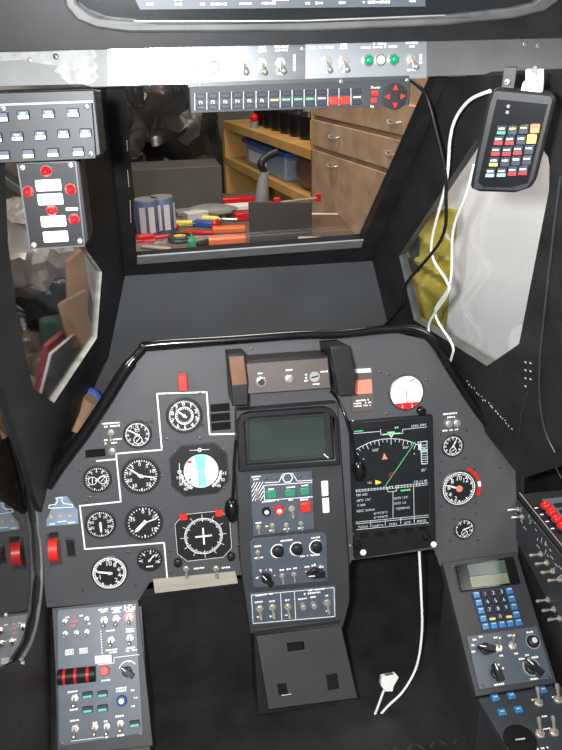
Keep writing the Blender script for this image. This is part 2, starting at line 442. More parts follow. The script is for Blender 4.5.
MB().prism([f(p) for p in ph], -.010, -.006, 'glass_door').build('pane', o)
MB().tube([(*f(p), .001) for p in yz(PXL, *PANE[1:-1])], .0030, 'trim_grey', 8).build('pane_trim', o)
b = MB()
for p in ((5, 615), (14, 640), (22, 663)): b.disc(*f(yz(PXL, p)[0]), 0, .003, .003, 'chrome', 10)
b.build('screw', o)
o, f = side_slab(XR + .19, 'door_2', yz(PXR, (524, 900), (524, 465), (535, 370), (556, 180), (640, 0), (640, 900)), None, x_out=1)
MB().tube([(*f(p), .002) for p in yz(PXR, (560, 180), (552, 260), (543, 340), (539, 400), (544, 440), (562, 478))], .0022, 'bezel', 8).build('door_edge', o)
MB().tube([(*f(p), .002) for p in yz(PXR, (560, 95), (553, 140), (552, 175))], .0025, 'bezel', 8).build('door_edge', o)

# ------------------------------------------------------------ overhead: roof lining, mirror and crossbar
PB = tilt(280, 63, .93, 4)                         # crossbar face
def bar_y(x): return 50 - 15.5 * x / 562, 90.5 - 18 * x / 562
t = T('crossbar', 'long silver metal bar across the top of the windscreen carrying a row of switches', 'bar', PB, 280, 63)
Q = t.Q((-40, bar_y(-40)[0]), (600, bar_y(600)[0]), (600, bar_y(600)[1]), (-40, bar_y(-40)[1]))
MB().prism(Q, -.030, 0, 'bar_grey').build('bar', t.o, bevel=.001)
k = [(-20, 53), (40, 52), (70, 49.8), (94, 49.5), (97, 56), (94, 60), (98, 66), (95, 72), (99, 77), (92, 84), (84, 85.5), (76, 83), (70, 84), (62, 78), (60, 74), (54, 72), (58, 66), (44, 64), (20, 60), (-20, 62)]
MB().prism(t.Q(*k), .0002, .0007, 'alu_worn').build('scraped_paint', t.o)['label'] = 'patch scraped to bare metal'
c1 = MB().prism(t.Q((108, 48.5), (304, 43), (304, 82), (108, 85)), .0003, .0023, 'alu').build('switch_plate', t.o)
c1['label'] = 'bright bare metal switch plate'
MB().prism(t.Q((305, 43), (426, 39.5), (426, 78), (305, 82)), .0003, .0023, 'alu_plate').build('switch_plate', t.o)['label'] = 'grey metal switch plate at right'
MB().line(t.Q((0, 50.5), (60, 49.5)), .0015, .0006, .0006, 'black').line(t.Q((-40, 50), (600, 34.5)), .003, .0, .003, 'grey').build('edge_strip', t.o)
t.z = .0023
for x, y in ((243.9, 64), (262, 64), (280.5, 63), (326, 62), (343, 61.6), (410.8, 59)): toggle(t, x, y, 1.05, 1)
for x, y in ((125, 72), (191, 70), (159, 72), (302.4, 48.5), (297, 41)): screw(t, x, y, .9, 'chrome')
screw(t, 30, 60, 1, 'chrome'); screw(t, 56, 56.5, 1.1, 'screw'); screw(t, 524, 44, 1, 'chrome'); screw(t, 537, 46, 1, 'chrome')
x, y = t.L(214.7, 67); MB().ring(x, y, .0024, .0052, .0068, .001, 'face').build('round_plug', t.o)
for px, m in ((367.4, 'green_lamp'), (379.5, 'white_soft'), (392.6, 'green_lamp')):
    x, y = t.L(px, 60.5 - (px - 367) * .03)
    k = MB().lathe([(.0066, 0), (.0066, .004), (.0054, .005)], m='chrome').build('indicator_lamp', t.o, loc=(x, y, .002))
    MB().ball(0, 0, .005, .0054, .0054, .004, m).build('lens', k)
letters(t, [(243, 48, 8, 2.6), (243, 51.4, 8, 2.6), (262, 47.5, 7, 2.6), (262, 51, 9, 2.6), (281, 46.8, 14, 2.6), (281, 50.2, 13, 2.6), (253, 74.5, 9, 2.4), (281, 73.5, 9, 2.4),
            (326, 47.5, 14, 2.6), (312, 48, 6, 2.6), (343, 44.5, 7, 2.6), (343, 48, 8, 2.6), (327, 72, 9, 2.4), (344, 71.5, 6, 2.4),
            (379, 43.8, 14, 2.6), (365, 47.8, 10, 2.6), (377, 47.3, 10, 2.6), (391, 46.8, 16, 2.6), (411, 43, 13, 2.6), (411, 46.6, 6, 2.6), (411, 70, 9, 2.4)], z=.0030)
b = MB()
for px, py in [(294, 56 + i * 3.4) for i in range(5)] + [(420, 55.5 + i * 3.5) for i in range(3)]: b.box(*t.L(px, py), .003, .0028, .0028, .0004, 'white')
b.build('lettering', t.o)

# overhead lining and mirror
PO = Plane(PB.hit(280, 40) + V((0, -.02, .012)), (0, -.55, -.84))
PO2 = tilt(280, 30, .90, -8)
o, inv = flat(PO2.off(-.0), 'ceiling', [(-60, -60), (620, -60), (620, 36), (-60, 53)], .02, 'black_satin')
t = T('overhead_mirror', 'wide rounded dark mirror with a grey frame above the switch bar', 'mirror', PO2, 300, 10)
out = [(60, -30), (66, 5), (78, 19), (98, 27), (130, 31), (300, 30), (440, 24), (510, 17), (540, 10), (556, -2), (562, -30)]
inn = [(72, -30), (78, 2), (88, 10), (106, 17), (140, 20), (300, 19), (440, 14), (505, 7), (530, 1), (540, -8), (545, -30)]
MB().prism(t.Q(*out), .0005, .014, 'frame_grey', [t.Q(*[(x, y + .01) if y > -29 else (x, y + 3) for x, y in inn])]).build('frame', t.o, bevel=.003)
MB().prism(t.Q(*inn), .0005, .003, 'screen_dark').build('mirror_glass', t.o)
MB().line(t.Q((135, 19.5), (300, 19), (440, 13.5)), .0012, .0145, .001, 'steel').build('bright_edge', t.o)
p = MB().prism(t.Q((132, -8), (424, -14), (424, 6), (140, 9)), .0032, .005, 'plate').build('reflection_strip', t.o)  # reflection of the switch bar in the mirror, modelled as a solid plate
letters(t, [(178, -1, 8, 2.6), (178, 3.5, 7, 2.4), (150, 3.5, 7, 2.4), (213, 3.5, 26, 2.8), (245, 3, 12, 2.6), (268, 2.5, 14, 2.6), (280, -1, 16, 2.6), (313, 2.5, 18, 2.8), (341, 2, 7, 2.6), (375, 1.5, 28, 2.8), (380, -2, 20, 2.5), (411, .5, 7, 2.6)], z=.0056)  # reflected lettering of the bar, laid on as white marks

# keypad under the crossbar
PK = PB.off(.012)
t = T('surveillance_keypad', 'dark grey keypad bar with two rows of function keys hanging under the crossbar', 'keypad', PK, 300, 95)
MB().prism(t.Q((188.5, 87), (411, 79), (409.5, 105.5), (190, 113)), -.025, 0, 'plate_dark').build('housing', t.o, bevel=.0015)
MB().prism(t.Q((188, 82.5), (410, 75.5), (411, 79.5), (188.5, 87.5)), -.02, -.004, 'bezel').build('mounting_rail', t.o)
cols = [200.8, 212.8, 225.3, 237.4, 249.4, 262, 274.4, 286, 298, 310, 321.6, 333.7, 344.8, 356.8]
lab = ['F1', 'F2', 'F3', 'F4', 'F5', 'F6']
for i, x in enumerate(cols):
    dy = (x - 200.8) * .034
    button(t, x, 96.4 - dy, 8.4, 4.6, 'darkkey', .003, 'key')
    if i in (11, 12): button(t, x, 105.4 - dy, 10, 7.6, 'red_bright', .003, 'key')
    else: button(t, x, 107.4 - dy, 8.4, 4.2, 'darkkey', .003, 'key')
b = MB()
for i, x in enumerate(cols):
    X, Y = t.L(x, 102.4 - (x - 200.8) * .034)
    if i < 6: b.text(lab[i], X, Y, 3.2 * t.s, 'white', .0008)
    elif i not in (11, 12): b.words(X, Y, 8 * t.s, 2.2 * t.s, 'strip_yellow' if i < 7 else ('white_soft' if i > 9 else 'line_green'), .0008)
    for dx in (-6,): b.line([t.L(x + dx, 93.5 - (x - 200.8) * .034), t.L(x + dx, 110 - (x - 200.8) * .034)], .0007, .0006, .0004, 'white_soft')
b.build('lettering', t.o, smooth=False)
X, Y = t.L(394.5, 96.5)
k = MB().lathe([(.0155, 0), (.0155, .002), (.0125, .0022)], m='face').build('cursor_pad', t.o, loc=(X, Y, 0))
for a in range(4):
    r_ = .0095; aa = a * PI / 2
    MB().prism([(r_ * math.cos(aa) + .0038 * math.cos(aa + k2), r_ * math.sin(aa) + .0038 * math.sin(aa + k2)) for k2 in (0, 2.2, -2.2)], .0022, .0036, 'red_bright').build('arrow_key', k)
button(t, 374.5, 93, 6.5, 4.5, 'red_bright', .003, 'key'); button(t, 373.5, 100.5, 6, 5, 'red_bright', .003, 'key')
letters(t, [(375.5, 87.2, 9, 2.8, 'Power'), (372, 106.3, 6, 2.8, 'Fn')], .0008)
screw(t, 200, 85, .7, 'chrome'); screw(t, 341, 81.5, .8, 'chrome'); screw(t, 407, 80, .6, 'chrome')

# left annunciator boxes
PN = tilt(60, 130, .64, 4)
t = T('annunciator_panel', 'wide black panel with three rows of lit push buttons at the top left', 'panel', PN, 50, 130)
MB().prism(t.Q((-30, 106), (92, 101.5), (96.5, 158.5), (-30, 164.5)), -.004, 0, 'near_black').build('face_plate', t.o, bevel=.0006)
MB().prism(t.Q((-30, 93), (95, 89), (102, 155), (98, 158), (-30, 163)), -.06, -.0042, 'near_black').build('housing', t.o, bevel=.002)
MB().line(t.Q((-30, 106), (92, 101.5)), .0016, .0004, .001, 'frame_grey').build('bright_edge', t.o)
for row, st in (([(3, 117), (24, 114.8), (49, 113.5), (73.5, 112.5)], 'strip_blue'), ([(-3, 137.5), (18, 136.3), (41, 135), (64, 133.6), (86, 132.8)], 'strip_blue'), ([(29, 153.5), (53.5, 152.3), (78.5, 151)], 'strip_yellow')):
    for x, y in row: button(t, x, y, 12, 9.2, 'darkkey', .005, 'push_button', strip=st)
button(t, 4, 154.6, 13, 9, 'darkkey', .005, 'push_button', strip='strip_blue')
letters(t, [(x, y - 1.5, 5, 2.2) for x, y in ((24, 114.8), (49, 113.5), (73.5, 112.5), (18, 136), (41, 134.6), (64, 133.4), (86, 132.6))], .0062, 'strip_blue')
for x, y in ((87, 106.5), (91, 154), (3, 108.5)): screw(t, x, y, .9)
PN2 = tilt(50, 200, .68, 2)
t = T('warning_light_panel', 'small upright black panel with white plates and red lamps hung under the lit buttons', 'panel', PN2, 50, 205)
MB().prism(t.Q((17.5, 163.5), (75.5, 161.5), (84.5, 245.5), (30.5, 249)), -.002, 0, 'near_black').build('face_plate', t.o, bevel=.0005)
MB().prism(t.Q((19, 163), (80, 160), (90, 240), (86, 247), (33, 250)), -.04, -.0022, 'near_black').build('housing', t.o, bevel=.002)
MB().line(t.Q((17.5, 163.5), (75.5, 161.5), (84.5, 245.5), (30.5, 249)), .0012, .0002, .0012, 'bezel', True).build('bright_edge', t.o)
for x, y in ((48.7, 185), (50.6, 199), (53.8, 221), (56, 236.3)): button(t, x, y, 25.5, 11.5, 'white', .003, 'white_plate')
for x, y in ((46.8, 170.7), (28.8, 191), (70.8, 188.7), (52.3, 209.6), (74.4, 218.5)):
    X, Y = t.L(x, y); k = MB().lathe([(.0052, 0), (.005, .003)], m='bezel').build('warning_lamp', t.o, loc=(X, Y, 0))
    MB().ball(0, 0, .003, .0046, .0046, .009, 'red_lamp').build('red_lens', k)
button(t, 72, 208.8, 12, 3, 'white', .0015, 'label_plate')
for x, y in ((22.5, 167.5), (71, 165), (80, 241), (34, 245)): screw(t, x, y, .8, 'steel')

# ------------------------------------------------------------ handheld keypad and cables at right
QN = QR.off(.012)
g = ray(512, 140); n_ = V((-.5, -.84, -.05)); PH = Plane(atY(512, 140, .70), n_, V((1, -.3, -.25)))
t = T('touch_keypad', 'black tilted keypad slab with four by five coloured keys at the top right', 'keypad', PH, 512, 140)
MB().prism(t.Q((497, 88), (550, 93), (556, 100), (553, 112), (536, 180), (531, 188), (515, 193), (480, 192), (470, 188), (472, 176), (488, 100), (491, 91)), -.018, 0, 'black_satin').build('housing', t.o, bevel=.004)
MB().prism(t.Q((497, 99), (548, 104), (528, 183), (512, 187), (484, 187), (478, 182)), .0002, .0014, 'black_gloss').build('screen', t.o)
rows = [[('darkkey', 'green'), ('darkkey', None), ('darkkey', None), ('orange', None)], [('darkkey', 'red'), ('darkkey', 'red'), ('darkkey', None), ('yellow', None)], [('darkkey', 'red'), ('darkkey', 'red'), ('darkkey', 'red'), ('darkkey', None)],
        [('darkkey', 'yellow'), ('darkkey', None), ('darkkey', None), ('darkkey', None)], [('darkkey', 'cyan'), ('darkkey', 'cyan'), ('darkkey', 'red'), ('darkkey', 'red')]]
xs = [[185, 248, 312, 377], [168, 232, 297, 358], [152, 215, 278, 342], [140, 205, 268, 330], [120, 185, 247, 308]]; ys = [[345, 345, 340, 335], [405, 405, 402, 395], [467, 467, 462, 458], [528, 528, 522, 518], [590, 588, 582, 578]]
its = []
kx = (t.inv @ PH.hit(531, 129)) - (t.inv @ PH.hit(502, 130)); ka = math.atan2(kx.y, kx.x)
for r_ in range(5):
    for c_ in range(4):
        m1, st = rows[r_][c_]; x, y = 470 + xs[r_][c_] / 5.77, 70 + ys[r_][c_] / 5.77
        pts = t.Q((x - 4.1, y - 4.4), (x + 5.2, y - 4.4), (x + 4.0, y + 4.2), (x - 5.2, y + 4.2)); cx_, cy_ = t.L(x, y)
        k = MB().prism([(a - cx_, b_ - cy_) for a, b_ in pts], 0, .003, m1).build('key', t.o, loc=(cx_, cy_, .0014), bevel=.0004)
        if st:
            pts = t.Q((x - 4.3, y + .8), (x + 4.0, y + .8), (x + 3.5, y + 3.6), (x - 4.7, y + 3.6))
            MB().prism([(a - cx_, b_ - cy_) for a, b_ in pts], .003, .0035, st).build('colour_strip', k)
        pts = [(t.L(x, y - 2)[0] - cx_, t.L(x, y - 2)[1] - cy_)]
        tm = 'yellow' if (r_ == 0 and c_ in (1, 2)) else ('white' if m1 == 'darkkey' else 'brown')
        MB().words(pts[0][0], pts[0][1], 6.5 * t.s, 2 * t.s, tm, .0034, ka).build('lettering', k)
b = MB()
for x, y in ((508.5, 106), (507.5, 112)): b.disc(*t.L(x, y), .0014, .0016, .0006, 'grey', 12)
b.build('indicator', t.o)
d = T('serial_plug', 'cream multi-pin plug pushed into the top of the coloured keypad', 'plug', PH, 533, 82)
MB().prism(d.Q((523, 82), (543, 82), (542, 93), (520, 92)), -.016, -.002, 'cable_white').build('shell', d.o, bevel=.001)
for x in (528, 540): MB().prism(d.Q((x - 3, 70), (x + 3, 70), (x + 3, 82), (x - 3, 82)), -.013, -.005, 'cable_white').build('thumbscrew', d.o, bevel=.001)
MB().tube([d.W(PH.off(-.009).hit(533, 78)), d.W(atY(534, 74, .80)), d.W(atY(535, 66, 1.0)), d.W(atY(535, 62, 1.15))], .0035, 'cable_white').build('cable', d.o)
d = T('mounting_bracket', 'short black metal bracket holding the coloured keypad', 'bracket', PH, 508, 80)
MB().prism(d.Q((503, 68), (516, 68), (513, 90), (500, 89)), -.014, -.009, 'black_satin').build('strap', d.o, bevel=.0005)
screw(d, 507, 82, 1, 'chrome')

def cable(name, label, pts, r, m, pl, cat='cable', rr=None):
    P = [(pl(i) if callable(pl) else pl).hit(*p) for i, p in enumerate(pts)]
    mw = Matrix.Translation(P[0]); b = MB().tube([p - P[0] for p in P], r, m, rr=rr)
    o = b.build(name); o.matrix_world = mw; tag(o, label, cat); return o
QC = QR.off(.02); QC2 = QR.off(.03)
cable('white_cable', 'white cable looping from the coloured keypad down past the right window, upper loop', [(490, 91), (470, 100), (456, 118), (450, 140), (446, 183), (431, 249), (446, 280), (448, 293), (429, 324), (433, 345), (436, 356)], .0022, 'cable_white', QC2)
cable('white_cable', 'white cable dropping from behind the coloured keypad to the panel edge', [(474, 165), (466, 195), (453, 231), (450, 284), (435, 313), (452, 344), (452, 356), (447, 370)], .0022, 'cable_white', QC)
cable('black_cable', 'thin black cable running from the keypad bar down the right window post', [(411, 80), (424, 92), (431, 110), (436, 130), (444, 165), (446, 196), (441, 240), (406, 284), (402, 304), (384, 326)], .0026, 'black_satin', QR.off(.035))

# ------------------------------------------------------------ instrument panel board
t = T('instrument_panel', 'large grey trapezoid instrument board under the windscreen', 'panel', PP, 287, 440)
MB().prism(t.Q((145, 352), (392, 332), (427, 340), (438, 352), (515, 466), (519, 556), (440, 566), (434, 549), (352, 560), (344, 575), (240, 575), (150, 582), (139, 600), (40, 608), (38, 490)), -.006, 0, 'panel').build('board', t.o)
MB().prism(t.Q((153, 579), (235, 571), (238, 583), (155, 593)), -.02, .001, 'rawwood').build('bare_wood_edge', t.o)['label'] = 'strip of bare pale wood under the compass'
def c1(x, y): return 60 + x / 3.122, 360 + y / 3.122
MB().line(t.Q(*[c1(*p) for p in ((545, 230), (467, 232), (458, 100), (303, 105), (318, 280), (175, 292), (190, 442), (62, 455), (78, 590), (325, 570), (335, 680))]), .0026, .0006, .0006, 'white').build('white_outline', t.o)
for x, y in ((220, 407.4), (220.3, 417), (221, 426), (95.5, 453)): MB().box(0, 0, 0, 18.5 * t.s, 7.5 * t.s, .003, 'black_deep').build('slot', t.o, loc=(*t.L(x, y), 0))
for x, y in ((111, 432.5), (186, 568.5), (216, 568.3)): toggle(t, x, y, .95)
knob(t, 112.5, 450.6, 4, 'chrome', .008)
toggle(t, 341, 516.5, 1, 0)
knob(t, 448, 423.3, 4.2, 'steel', .008); knob(t, 456, 422.6, 4.2, 'steel', .008)
knob(t, 420.6, 410.5, 4.3, 'black_gloss', .009)
letters(t, [(111, 423, 17, 2.2), (112, 426, 15, 2.2), (112, 439.5, 19, 2.2), (112, 442.8, 14, 2.2), (106, 460, 19, 2.2), (199, 568, 11, 2.2), (228, 567, 13, 2.2),
            (450, 413.5, 15, 2.2), (451, 417, 9, 2.2), (450, 430, 17, 2.2), (341, 508, 5, 2.2), (341, 524, 6, 2.2)])
for x, y in ((118, 421), (64, 498), (167, 394.5), (200, 393), (167, 439), (200, 438), (86, 516), (75, 556), (128, 552), (83, 590), (136, 585), (170, 551), (162, 476), (236, 437), (160, 510),
             (251.5, 349), (337, 346), (380, 372), (388, 374), (387, 413.5), (427, 380), (500, 467), (440, 434), (441, 461), (466, 430), (464, 458), (440, 472.5), (473.5, 469), (441, 506), (475, 503), (454, 519), (476, 513), (450, 540), (478, 540), (80, 470), (90, 497.5), (86, 501), (124, 470), (238, 545), (170, 572)): screw(t, x, y, .8)
# rubber edging along the board
P = [PP.off(.006).hit(*p) for p in ((47, 486), (60, 466), (84, 434), (104, 404), (124, 372), (141, 351), (152, 345), (230, 340), (300, 335), (340, 334), (392, 329), (418, 331), (434, 343), (452, 372), (480, 414), (521, 463))]
b = MB().tube([p - P[0] for p in P], .0085, 'black_gloss', 12, rr=lambda u: .0105 if u < .3 else .0078)
o = b.build('rubber_edging'); o.location = P[0]; tag(o, 'glossy black rubber tube edging the top and slopes of the instrument board', 'edging')
# tape joints are part of the edging

# ------------------------------------------------------------ round gauges
def gauge(px, py, r, label, nums=None, ticks=40, major=5, needle=(), hub='face', a0=0, sweep=360, rim='bezel', rt=.90, numr=.66, nh=.2, subs=(), plain=False, tickw=.045, name='round_gauge'):
    t = T(name, label, 'gauge', PP, px, py); R = r * t.s
    MB().lathe([(R * 1.10, 0), (R * 1.09, .002), (R * 1.03, .003), (R * .99, .0015), (.0005, .0014)], m=rim, n=40).build('bezel', t.o)
    MB().disc(0, 0, .0014, R * .985, .0006, 'face', 40).build('dial', t.o)
    b = MB(); z = .0022
    n = ticks
    for i in range(n if sweep == 360 else n + 1):
        a = math.radians(90 - a0 - sweep * i / n); L_ = .17 if i % major == 0 else .09
        rm = R * (rt - L_ / 2); b.box(rm * math.cos(a), rm * math.sin(a), z, R * L_, R * (tickw if i % major else tickw * 1.5), .0004, 'white', a)
    if nums:
        for i, s_ in enumerate(nums):
            if s_ == '': continue
            a = math.radians(90 - a0 - sweep * i / (len(nums) - (0 if sweep == 360 else 1))); b.text(s_, R * numr * math.cos(a), R * numr * math.sin(a), R * nh * 1.15, 'white', z)
    for (sx_, sy_, sr, aa) in subs:
        b.ring(R * sx_, R * sy_, z, R * sr * .86, R * sr, .0004, 'white', 20)
        b.line([(R * (sx_ - sr * .6 * math.cos(aa)), R * (sy_ - sr * .6 * math.sin(aa))), (R * (sx_ + sr * .8 * math.cos(aa)), R * (sy_ + sr * .8 * math.sin(aa)))], R * .05, z, .0004)
    b.build('dial_markings', t.o, smooth=False)
    for (ang, ln, wd) in needle:
        a = math.radians(90 - ang); m_ = MB(); m_.T = Matrix.Rotation(a, 4, 'Z')
        m_.prism([(-R * .18, -R * wd), (R * ln * .75, -R * wd), (R * ln, 0), (R * ln * .75, R * wd), (-R * .18, R * wd)], .003, .0036, 'white').build('needle', t.o)
    if needle: MB().disc(0, 0, .0036, R * (.2 if hub == 'salmon' else .11), .0012, hub if hub != 'face' else 'white_soft', 16).build('needle_hub', t.o)
    return t, R
N10 = list('0123456789')
t, R = gauge(184.3, 415.4, 17, 'round gauge with two rings of numbers inside the stepped white outline near its top', ['0', '1', '2', '3', '4', '5', '6', '7', '8', '9'], 50, 5, [(310, .62, .05)], numr=.72, nh=.24)
b = MB().ring(0, 0, .0022, R * .50, R * .54, .0004, 'white')
for i in range(24): a = i * PI / 12; b.box(R * .44 * math.cos(a), R * .44 * math.sin(a), .0022, R * .1, R * .05, .0004, 'white', a)
for i, s_ in enumerate(['2', '4', '6', '8', '10']): a = math.radians(60 - i * 72); b.text(s_, R * .3 * math.cos(a), R * .3 * math.sin(a), R * .16)
b.build('inner_scale', t.o, smooth=False)
k_ = t.L(202, 425.5); MB().lathe([(.0032, 0), (.0028, .006)], m='bezel').build('setting_knob', t.o, loc=(*k_, 0))
t, R = gauge(137.5, 434.3, 13.4, 'small clock gauge with an inner bottom dial, left of the outline step', ['12', '1', '2', '3', '4', '5', '', '', '8', '9', '10', '11'], 60, 5, [(305, .75, .045), (90, .2, .04)], subs=[(0, -.42, .33, .8), (.0, .38, .18, 0)], nh=.18, numr=.68)
MB().lathe([(.0032, 0), (.0028, .006)], m='bezel').build('setting_knob', t.o, loc=(*t.L(147, 423.5), 0))
MB().lathe([(.0026, 0), (.0022, .005)], m='bezel').build('setting_knob', t.o, loc=(*t.L(151.5, 422), 0))
gauge(140.7, 475.3, 18.3, 'large round gauge with a long needle pointing up left, just inside the white outline', ['0', '5', '10', '20', '30', '', '30', '20', '10', '5'], 40, 4, [(308, .85, .04), (103, .8, .035)], nh=.2, numr=.66)
t, R = gauge(97.5, 479, 13.4, 'small round gauge with two little subdials side by side, leftmost on the board', ['6', '8', '10', '12', '14', '', '', '', '2', '4'], 36, 4, [(60, .72, .04)], subs=[(-.38, -.08, .33, 1.5), (.38, -.08, .33, .8)], nh=.2)
gauge(100.7, 524, 14.6, 'round gauge with a needle pointing straight down in the lower left step of the outline', ['0', '10', '20', '30', '20', '', '', '20', '30', '20'], 40, 4, [(180, .62, .07)], nh=.2, numr=.62)
t, R = gauge(144, 522.4, 17.8, 'round gauge with a broad white needle pointing down left, right of the outline step', ['0', '5', '10', '', '15', '', '', '', '', '35', ''], 30, 5, [(228, .75, .10), (75, .85, .03)], nh=.22, numr=.68)
t, R = gauge(109.6, 572.4, 17, 'large round gauge below the outline at the bottom left corner of the board', ['10', '8', '6', '4', '2', '', '', '1', '', ''][:10], 50, 5, [(283, .8, .06)], rim='bezel', numr=.6, nh=.27, tickw=.06)
MB().ring(0, 0, .0022, R * .93, R * .985, .0005, 'white').build('white_scale_ring', t.o)
t, R = gauge(149.7, 559.5, 11.8, 'smallest round gauge in the bottom left, enclosed by the end of the white outline', ['2', '4', '6', '8', '10'], 12, 3, [(45, .7, .05)], a0=-90, sweep=200, nh=.24)
letters(t, [(149.7, 566, 7, 1.8)], .0022)
# right side
t, R = gauge(452.4, 445.8, 10.3, 'small clock gauge above the red-arc gauge on the right of the board', ['12', '1', '2', '3', '4', '', '', '', '8', '9', '10', '11'], 60, 5, [(30, .7, .05)], subs=[(0, -.42, .33, .6)], nh=.18)
t, R = gauge(458.5, 488, 16.3, 'round gauge with an orange hub and a red arc on its right', ['10', '12', '', '', '', '2', '4', '6', '8'], 50, 5, [(290, .8, .05)], hub='salmon', numr=.62, nh=.26)
MB().ring(0, 0, .0022, R * .94, R * .985, .0005, 'white').build('white_scale_ring', t.o)
MB().ring(0, 0, .001, R * 1.16, R * 1.34, .0016, 'red', 16, -.45, 1.15).build('red_arc', t.o)
MB().ring(0, 0, .0026, R * 1.16, R * 1.34, .0006, 'white', 6, -.0, .25).build('white_mark', t.o)
gauge(464, 528.6, 9.6, 'small round gauge at the bottom right corner of the board', ['5', '10', '15', '20', '', '', '', '', '', '0'], 40, 4, [(75, .65, .05)], subs=[(0, -.42, .33, .6)], nh=.2)

# round red and white indicator
t = T('attitude_indicator', 'round white indicator with a red lower segment at the board upper right', 'gauge', PP, 406.4, 392.4); R = 16.3 * t.s
MB().lathe([(R * 1.1, 0), (R * 1.08, .002), (R * 1.0, .003), (R * .98, .001), (.0005, .001)], m='bezel', n=40).build('bezel', t.o)
MB().disc(0, 0, .001, R, .001, 'board_white', 40).build('dial', t.o)
b = MB()
a0 = math.asin(-.62); pts = [(R * .99 * math.cos(a), R * .99 * math.sin(a)) for a in [PI - a0 + (2 * a0 + PI) * i / 16 for i in range(17)]]
MB().prism(pts, .002, .0026, 'red').build('red_segment', t.o)
for i in range(7):
    b.box(-R * .14, R * (.72 - i * .16), .002, R * .1, R * .06, .0004, 'cyan').box(R * .14, R * (.72 - i * .16), .002, R * .1, R * .06, .0004, 'cyan')
b.box(0, -R * .35, .002, R * .05, R * .9, .0012, 'red').box(0, 0, .002, R * 1.7, R * .03, .0004, 'cyan').box(R * .35, R * .72, .002, R * .35, R * .06, .0005, 'red', .5)
for i in range(14): a = 2 * PI * i / 14; b.box(R * .86 * math.cos(a), R * .86 * math.sin(a), .002, R * .14, R * .05, .0004, 'strip_blue', a)
for x in (-.3, .3): b.text('3', R * x, -R * .82, R * .2, 'white', .003)
b.build('dial_markings', t.o, smooth=False)

# note plate
t = T('note_plate', 'brown plate with pale strip and orange square beside the padded sight box', 'plate', PP, 361, 388)
MB().prism(t.Q((350, 367), (372, 365), (374, 410), (352, 412)), 0, .002, 'brown_grey').build('plate', t.o, bevel=.0004)
MB().prism(t.Q((351, 369), (370, 368), (371, 372), (351, 373)), .002, .0026, 'board_white').build('white_strip', t.o)
MB().prism(t.Q((350, 380.5), (371, 379), (372, 393), (351, 394)), .002, .0028, 'salmon').build('orange_square', t.o)
letters(t, [(362, 400, 13, 1.8), (362, 402.7, 18, 1.8), (362, 405.4, 17, 1.8)], .0026)

# artificial horizon (octagonal)
t = T('artificial_horizon', 'octagonal dial with a bright white and pale blue disc, largest on the left half', 'gauge', PP, 199.3, 469.5); s_ = t.s
def octo(w, h, c): return [(-w + c, -h), (w - c, -h), (w, -h + c), (w, h - c), (w - c, h), (-w + c, h), (-w, h - c), (-w, -h + c)]
MB().prism(octo(29 * s_, 27 * s_, 12 * s_), 0, .0018, 'bezel').build('bezel', t.o, bevel=.0006)
MB().prism(octo(28 * s_, 26 * s_, 12 * s_), .0018, .0024, 'face').build('dial', t.o)
c_ = t.L(201, 470.5)
k = MB().disc(0, 0, .0024, 17.3 * s_, .0012, 'board_white', 40).build('horizon_disc', t.o, loc=(*c_, 0))
r_ = 17.2 * s_
MB().prism([(r_ * math.cos(a), r_ * math.sin(a)) for a in (1.2, 1.45, 1.7, 1.92)] + [(-.18 * r_, -.2 * r_), (-.22 * r_, -.95 * r_), (.32 * r_, -.93 * r_), (.2 * r_, -.2 * r_)], .0036, .0042, 'cyan').build('cyan_band', k)
b = MB()
b.box(0, 0, .0044, r_ * 1.8, r_ * .06, .0004, 'white_soft').box(-r_ * .62, r_ * .62, .0038, r_ * .25, r_ * .12, .0006, 'red').box(-r_ * .68, -r_ * .45, .0038, r_ * .14, r_ * .14, .0006, 'red')
b.build('marks', k)
b = MB()
for i in range(9):
    for sgn in (1, -1):
        a = -.12 - i * .11; a = a if sgn > 0 else PI - a
        b.box(c_[0] + r_ * 1.16 * math.cos(a), c_[1] + r_ * 1.16 * math.sin(a), .0026, r_ * (.22 if i % 2 else .14), r_ * .09, .0004, 'white', a)
for i, q_ in enumerate(('15', '30', '45')):
    for sgn in (1, -1):
        a = -.2 - i * .3; a = a if sgn > 0 else PI - a; b.text(q_, c_[0] + r_ * 1.38 * math.cos(a), c_[1] + r_ * 1.38 * math.sin(a), r_ * .2, 'white', .0026)
b.ring(*t.L(199.5, 449.5), .0026, .0022, .0034, .0005, 'white', 14).line(t.Q((190, 450), (209, 449)), .0008, .0026, .0004)
b.ring(*t.L(179.5, 471.5), .0026, .0022, .0034, .0005, 'white', 14).line(t.Q((179.3, 463), (180, 481)), .0008, .0026, .0004)
b.build('dial_markings', t.o, smooth=False)
for x, y in ((175, 452), (224, 449), (176, 490), (224, 488)): screw(t, x, y, .8)

